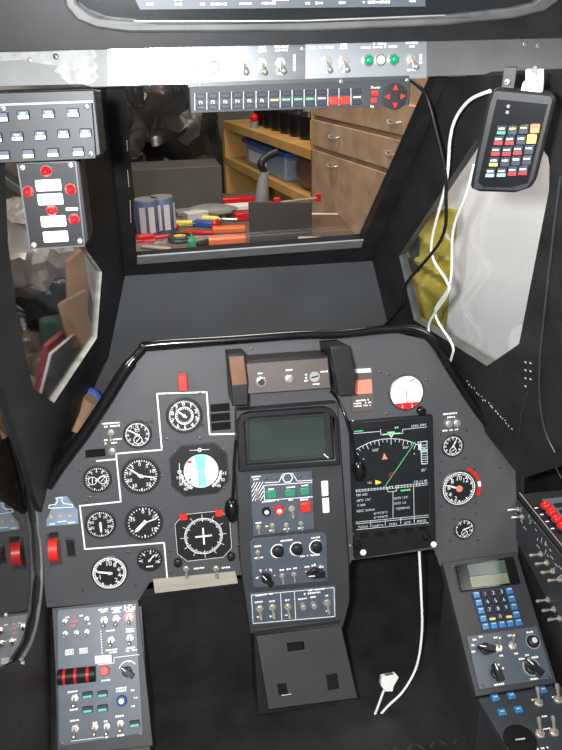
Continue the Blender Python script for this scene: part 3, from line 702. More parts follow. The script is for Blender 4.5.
# compass
t = T('compass', 'octagonal compass dial with a white cross and two red flags below the horizon dial', 'gauge', PP, 203.5, 535.5); s_ = t.s
MB().prism(octo(28 * s_, 25.5 * s_, 9 * s_), 0, .0016, 'bezel').build('bezel', t.o, bevel=.0005)
MB().prism(octo(27 * s_, 24.5 * s_, 9 * s_), .0016, .0024, 'face').build('dial', t.o)
b = MB(); o8 = octo(27.2 * s_, 24.7 * s_, 9 * s_); b.line(o8, .001, .0026, .0004, 'white_soft', True)
r_ = 18.5 * s_; b.ring(0, 0, .0026, r_ * 1.0, r_ * 1.03, .0004)
for i in range(72): a = 2 * PI * i / 72; L_ = .16 if i % 6 == 0 else .08; b.box(r_ * (.98 - L_ / 2) * math.cos(a), r_ * (.98 - L_ / 2) * math.sin(a), .0026, r_ * L_, r_ * .035, .0004, 'white', a)
for i, q_ in enumerate(['С', '3', '6', 'В', '12', '15', 'Ю', '21', '24', 'З', '30', '33']): a = PI / 2 - 2 * PI * i / 12; b.text(q_, r_ * .68 * math.cos(a), r_ * .68 * math.sin(a), r_ * .2)
for i in range(12): a = 2 * PI * i / 12; b.box(r_ * 1.14 * math.cos(a), r_ * 1.14 * math.sin(a), .0026, r_ * .2, r_ * .035, .0004, 'white_soft', a)
b.build('dial_markings', t.o, smooth=False)
MB().box(0, 0, .0032, r_ * .9, r_ * .09, .0006, 'white').box(0, 0, .0034, r_ * .09, r_ * .95, .0006, 'white').build('needle', t.o)
for x, y in ((183.3, 516.3), (219, 512.5)): MB().box(*t.L(x, y), .003, 7.5 * s_, 6.5 * s_, .0012, 'red_bright').build('flag', t.o)
for x, y in ((178, 562), (231, 556)): MB().lathe([(.0075, 0), (.007, .007), (.0055, .008)], m='black_satin').build('setting_knob', t.o, loc=(*t.L(x, y), 0))

# red levers, rocker, scheme plate
t = T('emergency_lever', 'small red flip lever near the top of the board above the stepped outline', 'lever', PP, 182.7, 381); W = 9 * t.s
MB().box(0, 0, .003, W * 1.1, 19 * t.s, .004, 'bezel').build('base', t.o)
MB().box(0, -.001, .009, W, 17 * t.s, .012, 'red_bright').build('guard', t.o, bevel=.0015)
t = T('landing_gear_lever', 'big orange-red rocker lever at the far left edge of the board', 'lever', PP, 54.5, 549)
MB().box(0, 0, .002, 12 * t.s, 34 * t.s, .004, 'bezel').build('base', t.o, bevel=.001)
b = MB(); R = 12.5 * t.s; pts = [(R * math.cos(a), R * .9 * math.sin(a)) for a in [PI * i / 12 for i in range(13)]]
o = b.prism(pts, -4.6 * t.s, 4.6 * t.s, 'red_bright').build('lever', t.o, bevel=.001); o.matrix_local = Matrix(((0, 0, 1, 0), (1, 0, 0, 0), (0, 1, 0, .003), (0, 0, 0, 1)))
MB().box(*t.L(54, 533.5), .006, 8 * t.s, 3 * t.s, .012, 'black_satin').build('guard', t.o)
t = T('rocker_switch', 'black rocker switch right of the big orange-red lever', 'switch', PP, 71, 546.5)
MB().box(0, 0, .002, 8.5 * t.s, 20 * t.s, .004, 'bezel').build('frame', t.o, bevel=.0008)
MB().box(0, 4.3 * t.s, .006, 6.5 * t.s, 8 * t.s, .007, 'black_satin').box(0, -4.3 * t.s, .0045, 6.5 * t.s, 8 * t.s, .004, 'black_satin').build('rocker', t.o, bevel=.001)
t = T('gear_indicator_plate', 'blue-grey plate with a white aircraft outline and three lamps above the big red lever', 'plate', PP, 61.5, 511)
MB().prism(t.Q((46.6, 519), (57.8, 496.5), (67, 495.8), (78, 510), (78.5, 523.5), (46.6, 526)), 0, .002, 'blue_pale').build('plate', t.o, bevel=.0004)
def c5(x, y): return x / 4.69, 400 + y / 4.69
MB().line(t.Q(*[c5(*p) for p in ((230, 505), (232, 492), (262, 487), (272, 470), (262, 458), (295, 456), (290, 472), (300, 484), (340, 488), (342, 500), (300, 502), (270, 504))]), .0014, .0022, .0005, 'white', True).build('aircraft_outline', t.o)
for x, y in ((242, 543), (285, 540), (330, 537)): MB().lathe([(.0036, 0), (.003, .003)], m='brass').build('lamp', t.o, loc=(*t.L(*c5(x, y)), .002))
letters(t, [(52.5, 523.5, 6, 2), (62, 521, 9, 2), (71.5, 522, 7, 2)], .0024)

# ------------------------------------------------------------ sight control box
t = T('sight_control_box', 'brown-faced control box between two black padded blocks at the top centre of the board', 'control box', PS, 289, 378)
MB().prism(t.Q((244, 364), (328, 358), (331, 388), (247, 394)), -.063, 0, 'brown_grey').build('face_plate', t.o, bevel=.0015)
MB().prism(t.Q((242, 361), (328, 355), (329, 360), (243, 366)), -.063, -.002, 'black_satin').build('top_cover', t.o, bevel=.001)
b = MB().prism(t.Q((229, 372), (246, 371.5), (246, 402), (231, 403)), -.06, .028, 'black_satin'); b.build('side_block', t.o, bevel=.002)
p1 = PS.off(.0285); f2 = lambda *pts: [t.W(PS.off(.028).hit(*p)) for p in pts]
q_ = t.Q((226, 352), (243, 350.5), (246.5, 383), (229.5, 384.5)); MB().prism(q_, -.03, .0275, 'black_satin').build('side_block', t.o, bevel=.002)
q_ = t.Q((227.5, 354.5), (241.5, 353.5), (245, 381), (231, 382)); MB().prism(q_, .0275, .0285, 'worn_brown').build('worn_pad', t.o)['label'] = 'brown worn face'
q_ = t.Q((326, 345), (345, 343.5), (352, 372), (351, 392), (334, 393), (331, 372)); MB().prism(q_, -.06, .028, 'black_satin').build('side_block', t.o, bevel=.002)
for x, y, r_, m_ in ((261, 381.5, 5.5, 'chrome'), (288.5, 378.5, 4.2, 'steel')):
    k = MB().lathe([(r_ * t.s, 0), (r_ * t.s, .004), (r_ * t.s * .8, .005)], m=m_).build('knob', t.o, loc=(*t.L(x, y), 0))
    if m_ == 'chrome': MB().disc(0, 0, .005, r_ * t.s * .6, .001, 'face').build('knob_cap', k)
    else: MB().box(0, 0, .009, .0025, r_ * t.s * 1.4, .009, 'chrome', .6).build('grip', k, bevel=.0005)
k = MB().lathe([(.0088, 0), (.0085, .002)], m='steel').build('selector_dial', t.o, loc=(*t.L(314.5, 376.5), 0))
MB().box(0, 0, .003, .012, .0022, .0015, 'face', .2).build('slot_mark', k)
letters(t, [(260, 373.3, 5, 2), (289, 370, 7, 2), (324, 371.5, 8, 2), (316, 384, 7, 2), (306, 374.5, 2.2, 2), (306, 377.7, 2.2, 2), (306, 380.6, 4, 2)], .0006)

# ------------------------------------------------------------ pedestal
t = T('centre_pedestal', 'tall dark centre pedestal running from the board down to the floor', 'pedestal', PD, 290, 620)
MB().prism(t.Q((236, 411), (338, 403), (341, 450), (349, 560), (350, 600), (343, 628), (250, 634), (240, 560), (236, 470)), -.08, 0, 'pedestal').build('upper_body', t.o, bevel=.002)
b0 = PD.hit(296, 631); 
pb = [PD.hit(252, 632), PD.hit(343, 626)]
zt = (pb[0].z + pb[1].z) / 2; yt = (pb[0].y + pb[1].y) / 2
def wbox(x0, x1, y0, y1, z0, z1, m, mb=None):
    return (mb or MB()).box((x0 + x1) / 2, (y0 + y1) / 2, (z0 + z1) / 2, x1 - x0, y1 - y0, z1 - z0, m)
b = wbox(pb[0].x + .004, pb[1].x - .004, yt + .0, yt + .12, 0.085, zt + .01, 'flap_dark'); o = b.build('lower_body', t.o, bevel=.002); o.matrix_local = t.inv.copy()
for x, y in ((324.6, 488), (325.6, 505)): button(t, x, y, 6.6, 15, 'white', .004, 'white_plate')
t2 = T('multifunction_screen', 'small blank green-grey screen in a thick rounded black bezel at the top of the pedestal', 'screen', PD, 287, 440); t_ = t2
MB().prism(t_.Q((238, 470), (236, 421), (241, 413), (250, 410.5), (322, 405.5), (331, 408), (336, 416), (338.5, 463)), 0, .014, 'black_satin', [t_.Q((246.5, 463), (244, 420), (249, 416.5), (323, 411), (329, 414), (332.5, 457))]).build('bezel', t_.o, bevel=.003)
MB().prism(t_.Q((246, 464), (243.5, 419), (329, 412), (333, 458)), .001, .005, 'black', [t_.Q((249.5, 460.5), (248, 421), (324, 415.5), (326.5, 454.5))]).build('inner_frame', t_.o, bevel=.001)
MB().prism(t_.Q((249, 461), (247.5, 420.5), (324.5, 415), (327, 455)), .0005, .002, 'screen_green').build('screen', t_.o)
MB().line(t_.Q((323.5, 453.5), (327.5, 456.8)), .0015, .0052, .0006, 'white').build('scratch', t_.o)
MB().line(t_.Q((239, 424), (242, 418), (250, 414.5), (300, 411)), .0015, .0140, .0007, 'steel').build('edge_highlight_wire', t_.o) if False else None

def c7(x, y): return 235 + x / 4.686, 465 + y / 4.686
# box A
t = T('warning_control_panel', 'upper blue-grey switch panel of the pedestal with green displays and a striped square', 'control panel', PD, 283, 503)
MB().prism(t.Q((249.5, 475), (311.5, 470), (314, 528.5), (253.2, 535.5)), 0, .003, 'plate').build('face_plate', t.o, bevel=.0006); t.z = .003
z = .0033
b = MB(); b.prism(t.Q(*[c7(*p) for p in ((74, 80), (128, 76), (131, 162), (80, 165))]), .003, .0034, 'plate_dark').build('striped_square', t.o)
b = MB()
def sq(a, c): return t.L(*c7(77 + 52 * a + 3 * c, 80 - 3 * a + 84 * c))
for i in range(1, 8):
    k = i * .25; p = [(max(0, k - 1), min(k, 1)), (min(k, 1), max(0, k - 1))]
    b.line([sq(*p[0]), sq(*p[1])], .0013, .0036, .0004)
b.build('stripes', t.o)
toggle(t, *c7(100, 122), .9)
for x, y, w_, h_ in ((168, 133, 10.4, 8.2), (257, 127, 10.4, 7.6), (325, 119, 9.6, 7.8)): button(t, *c7(x, y), w_, h_, 'green', .003, 'green_display')
b = MB()
LN = lambda *pts, **k: b.line(t.Q(*[c7(*p) for p in pts]), .001, .0034, .0004, 'white', **k)
LN((133, 93), (360, 78)); LN((134, 92), (137, 162)); LN((137, 162), (362, 146)); LN((140, 80), (205, 77), (222, 40), (268, 36), (290, 73), (360, 68))
b.build('white_lines', t.o)
x, y = t.L(*c7(245, 57)); MB().ring(x, y, .0034, 4.6 * t.s, 5.6 * t.s, .0005, 'white', 6).build('hexagon_mark', t.o)
x, y = t.L(*c7(145, 213)); k = MB().lathe([(4.4 * t.s, 0), (4.2 * t.s, .006)], m='black_satin').build('knob', t.o, loc=(x, y, .003)); MB().disc(0, 0, .006, 2.1 * t.s, .0012, 'white', 16).build('knob_cap', k)
x, y = t.L(*c7(204, 207)); k = MB().lathe([(5 * t.s, 0), (4.8 * t.s, .007)], m='red_bright').build('knob', t.o, loc=(x, y, .003)); MB().disc(0, 0, .007, 2.2 * t.s, .0012, 'white', 16).build('knob_cap', k)
toggle(t, *c7(264, 202), 1.0, 1); button(t, *c7(328, 192), 10.6, 10.2, 'red_bright', .006, 'red_button')
for x, y in ((108, 287), (173, 279), (238, 277), (307, 270)): toggle(t, *c7(x, y), .75, 1)
letters(t, [(*c7(98, 52), 9, 2), (*c7(98, 64), 6, 2), (*c7(168, 110), 6, 2), (*c7(260, 101), 9, 2), (*c7(325, 93), 7, 2), (*c7(165, 166), 17, 2), (*c7(260, 160), 5, 2), (*c7(325, 150), 9, 2), (*c7(322, 160), 8, 2), (*c7(108, 268), 6, 2), (*c7(148, 284), 3, 2), (*c7(172, 303), 6, 2), (*c7(240, 296), 6, 2), (*c7(307, 292), 6, 2)], z)
for p in ((345, 45), (305, 50), (145, 62), (190, 60)): screw(t, *c7(*p), .8)
# box B
t = T('knob_control_panel', 'middle blue-grey pedestal panel with three round knobs above two pointer knobs', 'control panel', PD, 288, 559)
MB().prism(t.Q(*[c7(*p) for p in ((68, 362), (84, 343), (410, 313), (427, 328), (434, 540), (85, 572))]), 0, .003, 'plate').build('face_plate', t.o, bevel=.0006); t.z = .003
for x, y in ((200, 399), (289, 389), (379, 379)): knob(t, *c7(x, y), 5.4, 'black_satin', .009, None, 'white', True)
toggle(t, *c7(105, 405), .75, 1); toggle(t, *c7(219, 515), .8, 1); toggle(t, *c7(274, 508), .8, 1)
pointer_knob(t, *c7(146, 524), 6.2, 2.2); pointer_knob(t, *c7(372, 499), 7, PI - .05)
b = MB()
for p, rr_ in ((c7(146, 524), 8.3), (c7(372, 499), 9)):
    x, y = t.L(*p)
    for i in range(5): a = PI * (.05 + .22 * i); b.box(x + rr_ * t.s * math.cos(a), y + rr_ * t.s * math.sin(a), .0034, .0012, .0026, .0004, 'white', a - PI / 2)
b.build('scale_marks', t.o)
letters(t, [(*c7(105, 377), 7, 2), (*c7(110, 431), 9, 2), (*c7(240, 350), 12, 2), (*c7(375, 337), 9, 2), (*c7(330, 422), 12, 2), (*c7(375, 418), 9, 2), (*c7(218, 488), 5, 2), (*c7(250, 484), 5, 2), (*c7(280, 480), 4, 2), (*c7(335, 473), 5, 2), (*c7(367, 467), 5, 2), (*c7(402, 474), 5, 2), (*c7(102, 525), 2.5, 2.4), (*c7(118, 490), 2.5, 2.4), (*c7(165, 487), 2.5, 2.4)], z)
for p in ((85, 358), (405, 333), (85, 562), (424, 530)): screw(t, *c7(*p), .8)
# box C
t = T('toggle_control_panel', 'lowest pedestal panel with four toggles and two small knobs in white frames', 'control panel', PD, 293, 604)
MB().prism(t.Q(*[c7(*p) for p in ((68, 598), (470, 560), (474, 712), (78, 747))]), 0, .003, 'plate').build('face_plate', t.o, bevel=.0006); t.z = .003
b = MB(); LN((76, 606), (462, 570), (466, 705), (84, 738), closed=True); LN((212, 594), (218, 726)); LN((277, 588), (283, 720)); b.build('white_lines', t.o)
for x, y in ((114, 668), (174, 662), (246, 660), (428, 640)): toggle(t, *c7(x, y), 1.15, 1)
for x, y in ((316, 655), (366, 650)): k = knob(t, *c7(x, y), 3.3, 'steel', .009, 'chrome')
letters(t, [(*c7(135, 604), 17, 2.2), (*c7(380, 580), 16, 2.2), (*c7(360, 596), 17, 2.2), (*c7(110, 638), 8, 2), (*c7(172, 634), 6, 2), (*c7(244, 629), 5, 2), (*c7(315, 623), 9, 2), (*c7(364, 615), 6, 2), (*c7(428, 608), 3, 2), (*c7(114, 708), 6, 2), (*c7(175, 704), 6, 2), (*c7(246, 699), 6, 2), (*c7(430, 680), 3, 2)], z)

# kneeboard flap
TL_, TR_ = PD.hit(257, 636), PD.hit(341, 625); dn = (atY(269, 709, TL_.y - .07) - TL_)
pf = plane3(TL_, TR_, TL_ + dn, V((1, 0, 0)))
t = T('hinged_flap', 'dark square board leaning out from the pedestal below its switch panels', 'flap', pf.off(.004), 300, 660)
MB().prism(t.Q((256, 636), (341, 625.5), (357.5, 698), (268.5, 709.5)), -.012, 0, 'flap_dark', [t.Q((287, 643.5), (303.5, 641.5), (305, 649.5), (288, 651.5))]).build('board', t.o, bevel=.001)
MB().prism(t.Q((288, 644.5), (302.5, 642.5), (304, 648.5), (289, 650.5)), -.011, -.002, 'black_deep').build('slot_insert', t.o)
for pts in (((326, 675), (337, 673), (339, 688), (328, 690)), ((277, 684), (286, 683), (288, 694), (279, 695))): MB().prism(t.Q(*pts), 0, .0016, 'black_deep').build('hook_pad', t.o)
MB().line(t.Q((282, 695.2), (291, 694)), .0012, .0004, .0004, 'white_soft').build('scratch', t.o)

# ------------------------------------------------------------ map display at right
def c8(x, y): return 340 + x / 4.69, 400 + y / 4.69
PM = PP.off(.006)
t = T('map_display', 'tall square-cornered screen with a green map line and compass arc right of the pedestal', 'screen', PM, 393, 480)
MB().prism(t.Q((349, 421.5), (431.5, 414.5), (435, 545), (354, 558)), -.006, .006, 'black_satin', [t.Q((352.4, 430.5), (426.5, 422.5), (428.3, 523), (355.2, 531))]).build('bezel', t.o, bevel=.0015)
MB().prism(t.Q((352, 430), (427, 422), (429, 524), (355, 532)), .0005, .003, 'screen_dark').build('screen', t.o)
b = MB(); zz = .0034
LN = lambda *pts, m='line_white', w_=.0009: b.line(t.Q(*[c8(*p) for p in pts]), w_, zz, .0003, m)
cx_, cy_, R8 = 237, 466, 287
arc = [(cx_ + R8 * math.cos(a), cy_ - R8 * math.sin(a)) for a in [math.radians(d) for d in range(34, 146, 4)]]
arc = [p for p in arc if 68 < p[0] < 408]; LN(*arc, w_=.0012)
for i in range(21):
    a = math.radians(54 + 4.0 * i)
    p = (cx_ + R8 * math.cos(a), cy_ - R8 * math.sin(a))
    if not 68 < p[0] < 405: continue
    L_ = 26 if i % 3 == 0 else 14; LN(p, (cx_ + (R8 - L_) * math.cos(a), cy_ - (R8 - L_) * math.sin(a)), w_=.001)
LN((62, 155), (188, 145), (190, 162), (292, 154), (290, 136), (405, 124)); LN((188, 145), (188, 135)); LN((222, 150), (252, 148), (238, 172), (222, 150), w_=.002)
LN((350, 195), (208, 402), m='line_green'); LN((200, 158), (280, 152), m='line_green', w_=.0014)
LN((72, 420), (222, 408), (240, 402)); LN((260, 400), (408, 386)); LN((72, 428), (408, 396), w_=.0006)
for i in range(24): x = 76 + i * 14; LN((x, 418 - (x - 76) * .1), (x, 426 - (x - 76) * .1), w_=.0012)
LN((218, 410), (222, 428), (262, 424), (266, 403)); LN((246, 428), (246, 548)); LN((342, 402), (345, 537))
LN((72, 570), (412, 536)); LN((73, 578), (412, 545)); LN((75, 605), (412, 572)); 
for x in (142, 210, 282, 345): LN((x, 571 - (x - 72) * .1), (x, 598 - (x - 72) * .1))
LN((362, 196), (405, 190), w_=.0014); LN((376, 200), (380, 297), (405, 296), w_=.0016)
for i in range(8): LN((380, 210 + i * 11), (404, 208 + i * 11), w_=.0009)
LN((405, 190), (407, 296)); LN((378, 240), (406, 238), m='cyan', w_=.0035)
b.build('map_lines', t.o, smooth=False)
b = MB(); f = lambda *pts: t.Q(*[c8(*p) for p in pts])
b.prism(f((204, 246), (222, 274), (194, 276)), zz, zz + .0006, 'salmon')
b.line(f((228, 348), (240, 338), (248, 346), (238, 354)), .001, zz, .0004, 'red_bright', True)
b.prism(f((162, 372), (190, 380), (190, 386), (164, 394)), zz, zz + .0006, 'yellow')
b.prism(f((362, 200), (376, 205), (378, 232), (364, 232)), zz, zz + .0006, 'line_white')
b.build('map_symbols', t.o)
b = MB()
def tx(s_, x, y, h, m='line_white'): X, Y = t.L(*c8(x, y)); b.text(s_, X, Y, h * t.s / 4.69, m, zz, .01)
tx('330°', 165, 232, 13); tx('300°', 306, 220, 13); tx('14:01:19М', 365, 117, 13); tx('20°', 390, 325, 14); tx('М0', 137, 386, 11); tx('М3 +2 90', 375, 378, 12)
tx('МК 020', 100, 441, 12); tx('ИПУ 174°', 110, 466, 12); tx('V 000', 98, 490, 12); tx('КМС 2х5км', 118, 514, 12)
tx('ИПУ 174°', 285, 456, 12); tx('КУО 1.0', 280, 480, 12); tx('ТВ000+02', 292, 504, 12); tx('43°42\'55"С', 188, 526, 11); tx('41°04\'43"В', 188, 545, 11)
for s_, x, y in (('ПЛАН', 106, 592), ('КАРТА', 176, 586), ('ППМ', 246, 579), ('АЭР', 313, 572), ('ВВОД', 380, 564)): tx(s_, x, y, 12)
X, Y = t.L(*c8(85, 143)); b.words(X, Y, 9 * t.s, 2 * t.s, 'line_green', zz); X, Y = t.L(*c8(262, 127)); b.words(X, Y, 4 * t.s, 2 * t.s, 'line_green', zz)
X, Y = t.L(*c8(305, 420)); b.words(X, Y, 10 * t.s, 2 * t.s, 'line_green', zz)
X, Y = t.L(*c8(108, 274)); b.box(X, Y, zz, .002, .002, .0004, 'line_white'); X, Y = t.L(*c8(346, 250)); b.box(X, Y, zz, .002, .002, .0004, 'line_white')
b.build('lettering', t.o, smooth=False)
for p in ((108, 628), (178, 622), (246, 610), (318, 603), (385, 595)): button(t, *c8(*p), 8, 4, 'black_deep', .009, 'soft_key')
for p in ((86, 678), (410, 642)):
    x, y = t.L(p[0] / 4.69 + 337, p[1] / 4.69 + 397.5)
    k = MB().lathe([(.0075, 0), (.007, .006), (.004, .007), (.004, .02)], m='black_satin', axis=V((.25, -.3, 1))).build('adjustment_knob', t.o, loc=(x, y, .006))
    MB().ball(.006, -.007, .026, .0058, .0058, .005, 'white').build('knob_cap', k)
for p in ((48, 683), (65, 630), (420, 585), (62, 100), (420, 78)): screw(t, *c8(*p), .8, 'steel')

# ------------------------------------------------------------ microphones
def gooseneck(label, pts, end, rx, ry, ang):
    mw = PP.off(.03).mat(*end); inv = mw.inverted(); o = bpy.data.objects.new('gooseneck_microphone', None); COL.objects.link(o); o.matrix_world = mw; tag(o, label, 'microphone')
    P = [inv @ PP.off(h).hit(*p) for *p, h in pts]
    MB().tube(P, .0026, 'black_gloss').build('stem', o)
    s_ = .00165; b = MB(); b.T = Matrix.Rotation(ang, 4, 'Z'); b.ball(0, 0, 0, rx * s_, ry * s_, rx * s_, 'black_gloss', 20); b.build('microphone_head', o)
gooseneck('black gooseneck microphone curving down over the left edge of the map display', [(331, 391, .004), (338, 400, .02), (345, 416, .032), (350, 432, .035), (355, 452, .034), (357, 462, .03)], (359, 470.5), 7.4, 13, .12)
gooseneck('short-stemmed black microphone hanging between the compass and the pedestal', [(236, 440, .03), (234, 462, .032), (233.5, 480, .032), (232.5, 500, .03)], (231.5, 510), 7.6, 13.5, -.05)

# ------------------------------------------------------------ left console
PL = Plane(PP.hit(97, 606), V((0, -math.cos(math.radians(42)), math.sin(math.radians(42)))))
t = T('left_console', 'blue-grey switch console with a red-banded roller at the lower left', 'console', PL, 98, 680)
MB().prism(t.Q((52, 608), (138, 599), (153, 746), (60, 756)), -.006, 0, 'pedestal').build('frame', t.o, bevel=.001)
def c9(x, y): return 50 + x / 4.838, 595 + y / 4.838
MB().prism(t.Q(*[c9(*p) for p in ((36, 72), (412, 42), (450, 668), (45, 733))]), 0, .002, 'plate').build('face_plate', t.o, bevel=.0004); t.z = .002
q0 = [t.W(PL.hit(*p)) for p in ((51, 608), (139, 599), (154, 748), (60, 758))]
hw = t.mw.inverted()
xl, xr = PL.hit(54, 650).x, PL.hit(146, 680).x; top = PL.hit(97, 604); bot = PL.hit(105, 756)
o = MB().prism([(top.y - .004, top.z - .012), (bot.y, bot.z - .008), (bot.y, 0), (top.y - .004, 0)], xl, xr, 'pedestal').build('housing', t.o, bevel=.001)
o.matrix_local = t.inv @ Matrix(((0, 0, 1, 0), (1, 0, 0, 0), (0, 1, 0, 0), (0, 0, 0, 1)))
for x, y in ((262, 122), (320, 115), (120, 500), (122, 648)): toggle(t, *c9(x, y), 1.05, 1)
for x, y in ((295, 218), (386, 208), (218, 640), (275, 637), (340, 622)): toggle(t, *c9(x, y), .95, 1)
for x, y in ((72, 125), (178, 115), (73, 185), (127, 182), (178, 178)): toggle(t, *c9(x, y), .65, 1)
toggle(t, *c9(383, 107), 1.0, 1); x, y = t.L(*c9(383, 107)); MB().ring(x, y, .0021, 4.2 * t.s, 5.4 * t.s, .0008, 'red_bright').build('red_ring', t.o)
for x, y in ((184, 482), (256, 476), (184, 552), (256, 545), (411, 620)): button(t, *c9(x, y), 9.8, 6.4, 'darkkey', .006, 'push_button', strip='cyan_key')
x, y = t.L(*c9(267, 364)); MB().lathe([(4.8 * t.s, 0), (4.6 * t.s, .009), (4 * t.s, .010)], m='red_bright').build('red_button', t.o, loc=(x, y, .002))
pointer_knob(t, *c9(375, 370), 6.4, 2.4)
k = knob(t, *c9(348, 510), 5.2, 'blue', .010, 'white')
MB().prism(t.Q(*[c9(*p) for p in ((218, 294), (298, 288), (300, 326), (220, 332))]), .002, .004, 'board_white').build('label_plate', t.o)
for s_, x in (('193', 95), ('050', 163)):
    X, Y = t.L(*c9(x, 276 - (x - 95) * .1)); k = MB().box(0, 0, .0005, 8.4 * t.s, 5.4 * t.s, .001, 'board_white').build('counter', t.o, loc=(X, Y, .002)); MB().text(s_, 0, 0, 4.2 * t.s, 'face', .0012).build('lettering', k)
# roller
x0, y0 = t.L(*c9(40, 398)); x1, y1 = t.L(*c9(224, 380)); R = 7.6 * t.s
A = V((x0, y0, .004)); B_ = V((x1, y1, .004)); ax = (B_ - A); Lr = ax.length
k = MB().lathe([(R * .9, 0), (R, .001), (R, Lr - .001), (R * .9, Lr)], m='black_satin', n=28, axis=ax).build('roller', t.o, loc=A)
for u in (.18, .47, .79): MB().lathe([(R * 1.03, Lr * u - .0022), (R * 1.03, Lr * u + .0022)], m='red', n=28, axis=ax).build('red_band', k)
b = MB()
b.line(t.Q(*[c9(*p) for p in ((235, 336), (310, 330), (312, 302), (432, 288))]), .001, .0022, .0004)
b.line(t.Q(*[c9(*p) for p in ((104, 706), (262, 686))]), .0008, .0022, .0004)
for i in range(9): b.box(*t.L(*c9(246 + i * .8, 176 + i * 13)), .0022, .0016, .0024, .0004, 'white')
x, y = t.L(*c9(378, 364)); 
for i in range(14): a = 2.75 - i * .16; b.box(x + 9 * t.s * math.cos(a), y + 9 * t.s * math.sin(a), .0022, .0026, .0018, .0004, 'white', a + PI / 2)
b.build('white_lines', t.o)
letters(t, [(*c9(258, 70), 10, 2.2), (*c9(262, 80), 7, 2.2), (*c9(322, 63), 11, 2.2), (*c9(322, 73), 7, 2.2), (*c9(322, 83), 9, 2.2), (*c9(386, 50), 12, 2.2), (*c9(386, 60), 12, 2.2), (*c9(386, 70), 12, 2.2), (*c9(386, 78), 8, 2.2),
            (*c9(293, 172), 9, 2.2), (*c9(388, 164), 9, 2.2), (*c9(388, 176), 9, 2.2), (*c9(298, 265), 12, 2.2), (*c9(305, 277), 8, 2.2), (*c9(392, 255), 9, 2.2), (*c9(395, 267), 12, 2.2), (*c9(270, 412), 9, 2.2),
            (*c9(110, 467), 10, 2.2), (*c9(116, 553), 8, 2.2), (*c9(345, 450), 11, 2.2), (*c9(345, 463), 11, 2.2), (*c9(400, 460), 4, 2.2), (*c9(415, 496), 4, 2.2), (*c9(402, 537), 4, 2.2), (*c9(120, 606), 9, 2.2), (*c9(218, 617), 5, 2.2), (*c9(270, 610), 4, 2.2), (*c9(337, 585), 9, 2.2), (*c9(343, 678), 7, 2.2), (*c9(275, 686), 3, 2.2),
            (*c9(85, 108), 4, 2), (*c9(152, 100), 4, 2), (*c9(190, 138), 3, 2), (*c9(385, 320), 4, 2)], .0024)
letters(t, [(*c9(115, 104), 3, 3), (*c9(112, 148), 4, 2.6), (*c9(118, 126), 8, 2)], .0024, 'red_bright')
for p in ((42, 78), (405, 48), (58, 718), (440, 676)): screw(t, *c9(*p), .9)

# ------------------------------------------------------------ right console with numeric keypad
aR = math.radians(60); nR = V((0, -math.cos(aR), math.sin(aR)))
PRt = PP.off(.0).hit(478, 556); PR = Plane(PRt, nR)
t = T('right_console', 'sloping right console with a small display and numeric keypad above three pointer knobs', 'console', PR, 495, 620)
def cA(x, y): return 440 + x / 3.754, 550 + y / 3.754
MB().prism(t.Q(*[cA(*p) for p in ((8, 45), (288, 5), (440, 500), (136, 550))]), -.02, 0, 'pedestal').build('frame', t.o, bevel=.002)
MB().prism(t.Q(*[cA(*p) for p in ((55, 62), (272, 28), (298, 128), (80, 158))]), 0, .006, 'black_gloss').build('display_window', t.o, bevel=.0008)
MB().prism(t.Q(*[cA(*p) for p in ((98, 62), (238, 42), (248, 88), (108, 104))]), .006, .0068, 'lcd_dark').build('upper_display', t.o)
MB().prism(t.Q(*[cA(*p) for p in ((108, 106), (248, 90), (258, 128), (116, 146))]), .006, .0068, 'lcd').build('lower_display', t.o)
lb = [['А', '1', '2', '3', 'Б'], ['В', '4', '5', '6', 'Г'], ['Д', '7', '8', '9', 'Е'], ['Ж', '-', '0', '+', 'К'], ['Л', 'М', 'Н', 'П', 'С']]
for r_ in range(5):
    for c_ in range(5):
        x = 135 + c_ * 31 + r_ * 8.6 ; y = 171 - c_ * 3.9 + r_ * 29.5
        bl = c_ in (0, 4) or r_ == 4
        st = 'strip_yellow' if (r_ == 3 and c_ in (1, 3)) else ('strip_blue' if bl and r_ < 5 else None)
        k = button(t, *cA(x, y), 6.9, 6.6, 'bluekey' if bl else 'darkkey', .005, 'key', strip=('strip_yellow' if st == 'strip_yellow' else None))
        if not bl and st is None: MB().text(lb[r_][c_], 0, 0, 4.2 * t.s, 'white_soft', .0056).build('lettering', k)
        elif bl: MB().words(0, 1.5 * t.s, 4.6 * t.s, 1.6 * t.s, 'white_soft', .0056).build('lettering', k)
t2_ = MB().prism(t.Q(*[cA(*p) for p in ((98, 326), (362, 287), (420, 482), (148, 524))]), 0, .002, 'plate').build('knob_plate', t.o, bevel=.0004); t.z = .002; TDIR = -1
pointer_knob(t, *cA(168, 373), 6.6, 2.85); pointer_knob(t, *cA(209, 464), 6.6, 1.75); pointer_knob(t, *cA(342, 445), 7.6, 2.2)
x, y = t.L(*cA(340, 441)); MB().ring(x, y, .0022, 7.2 * t.s, 8.4 * t.s, .002, 'steel').build('metal_ring', t.o)
knob(t, *cA(347, 345), 5.4, 'black_satin', .008, 'white_soft', 'steel')
toggle(t, *cA(217, 370), 1.25, 1); toggle(t, *cA(270, 360), 1.25, 1)
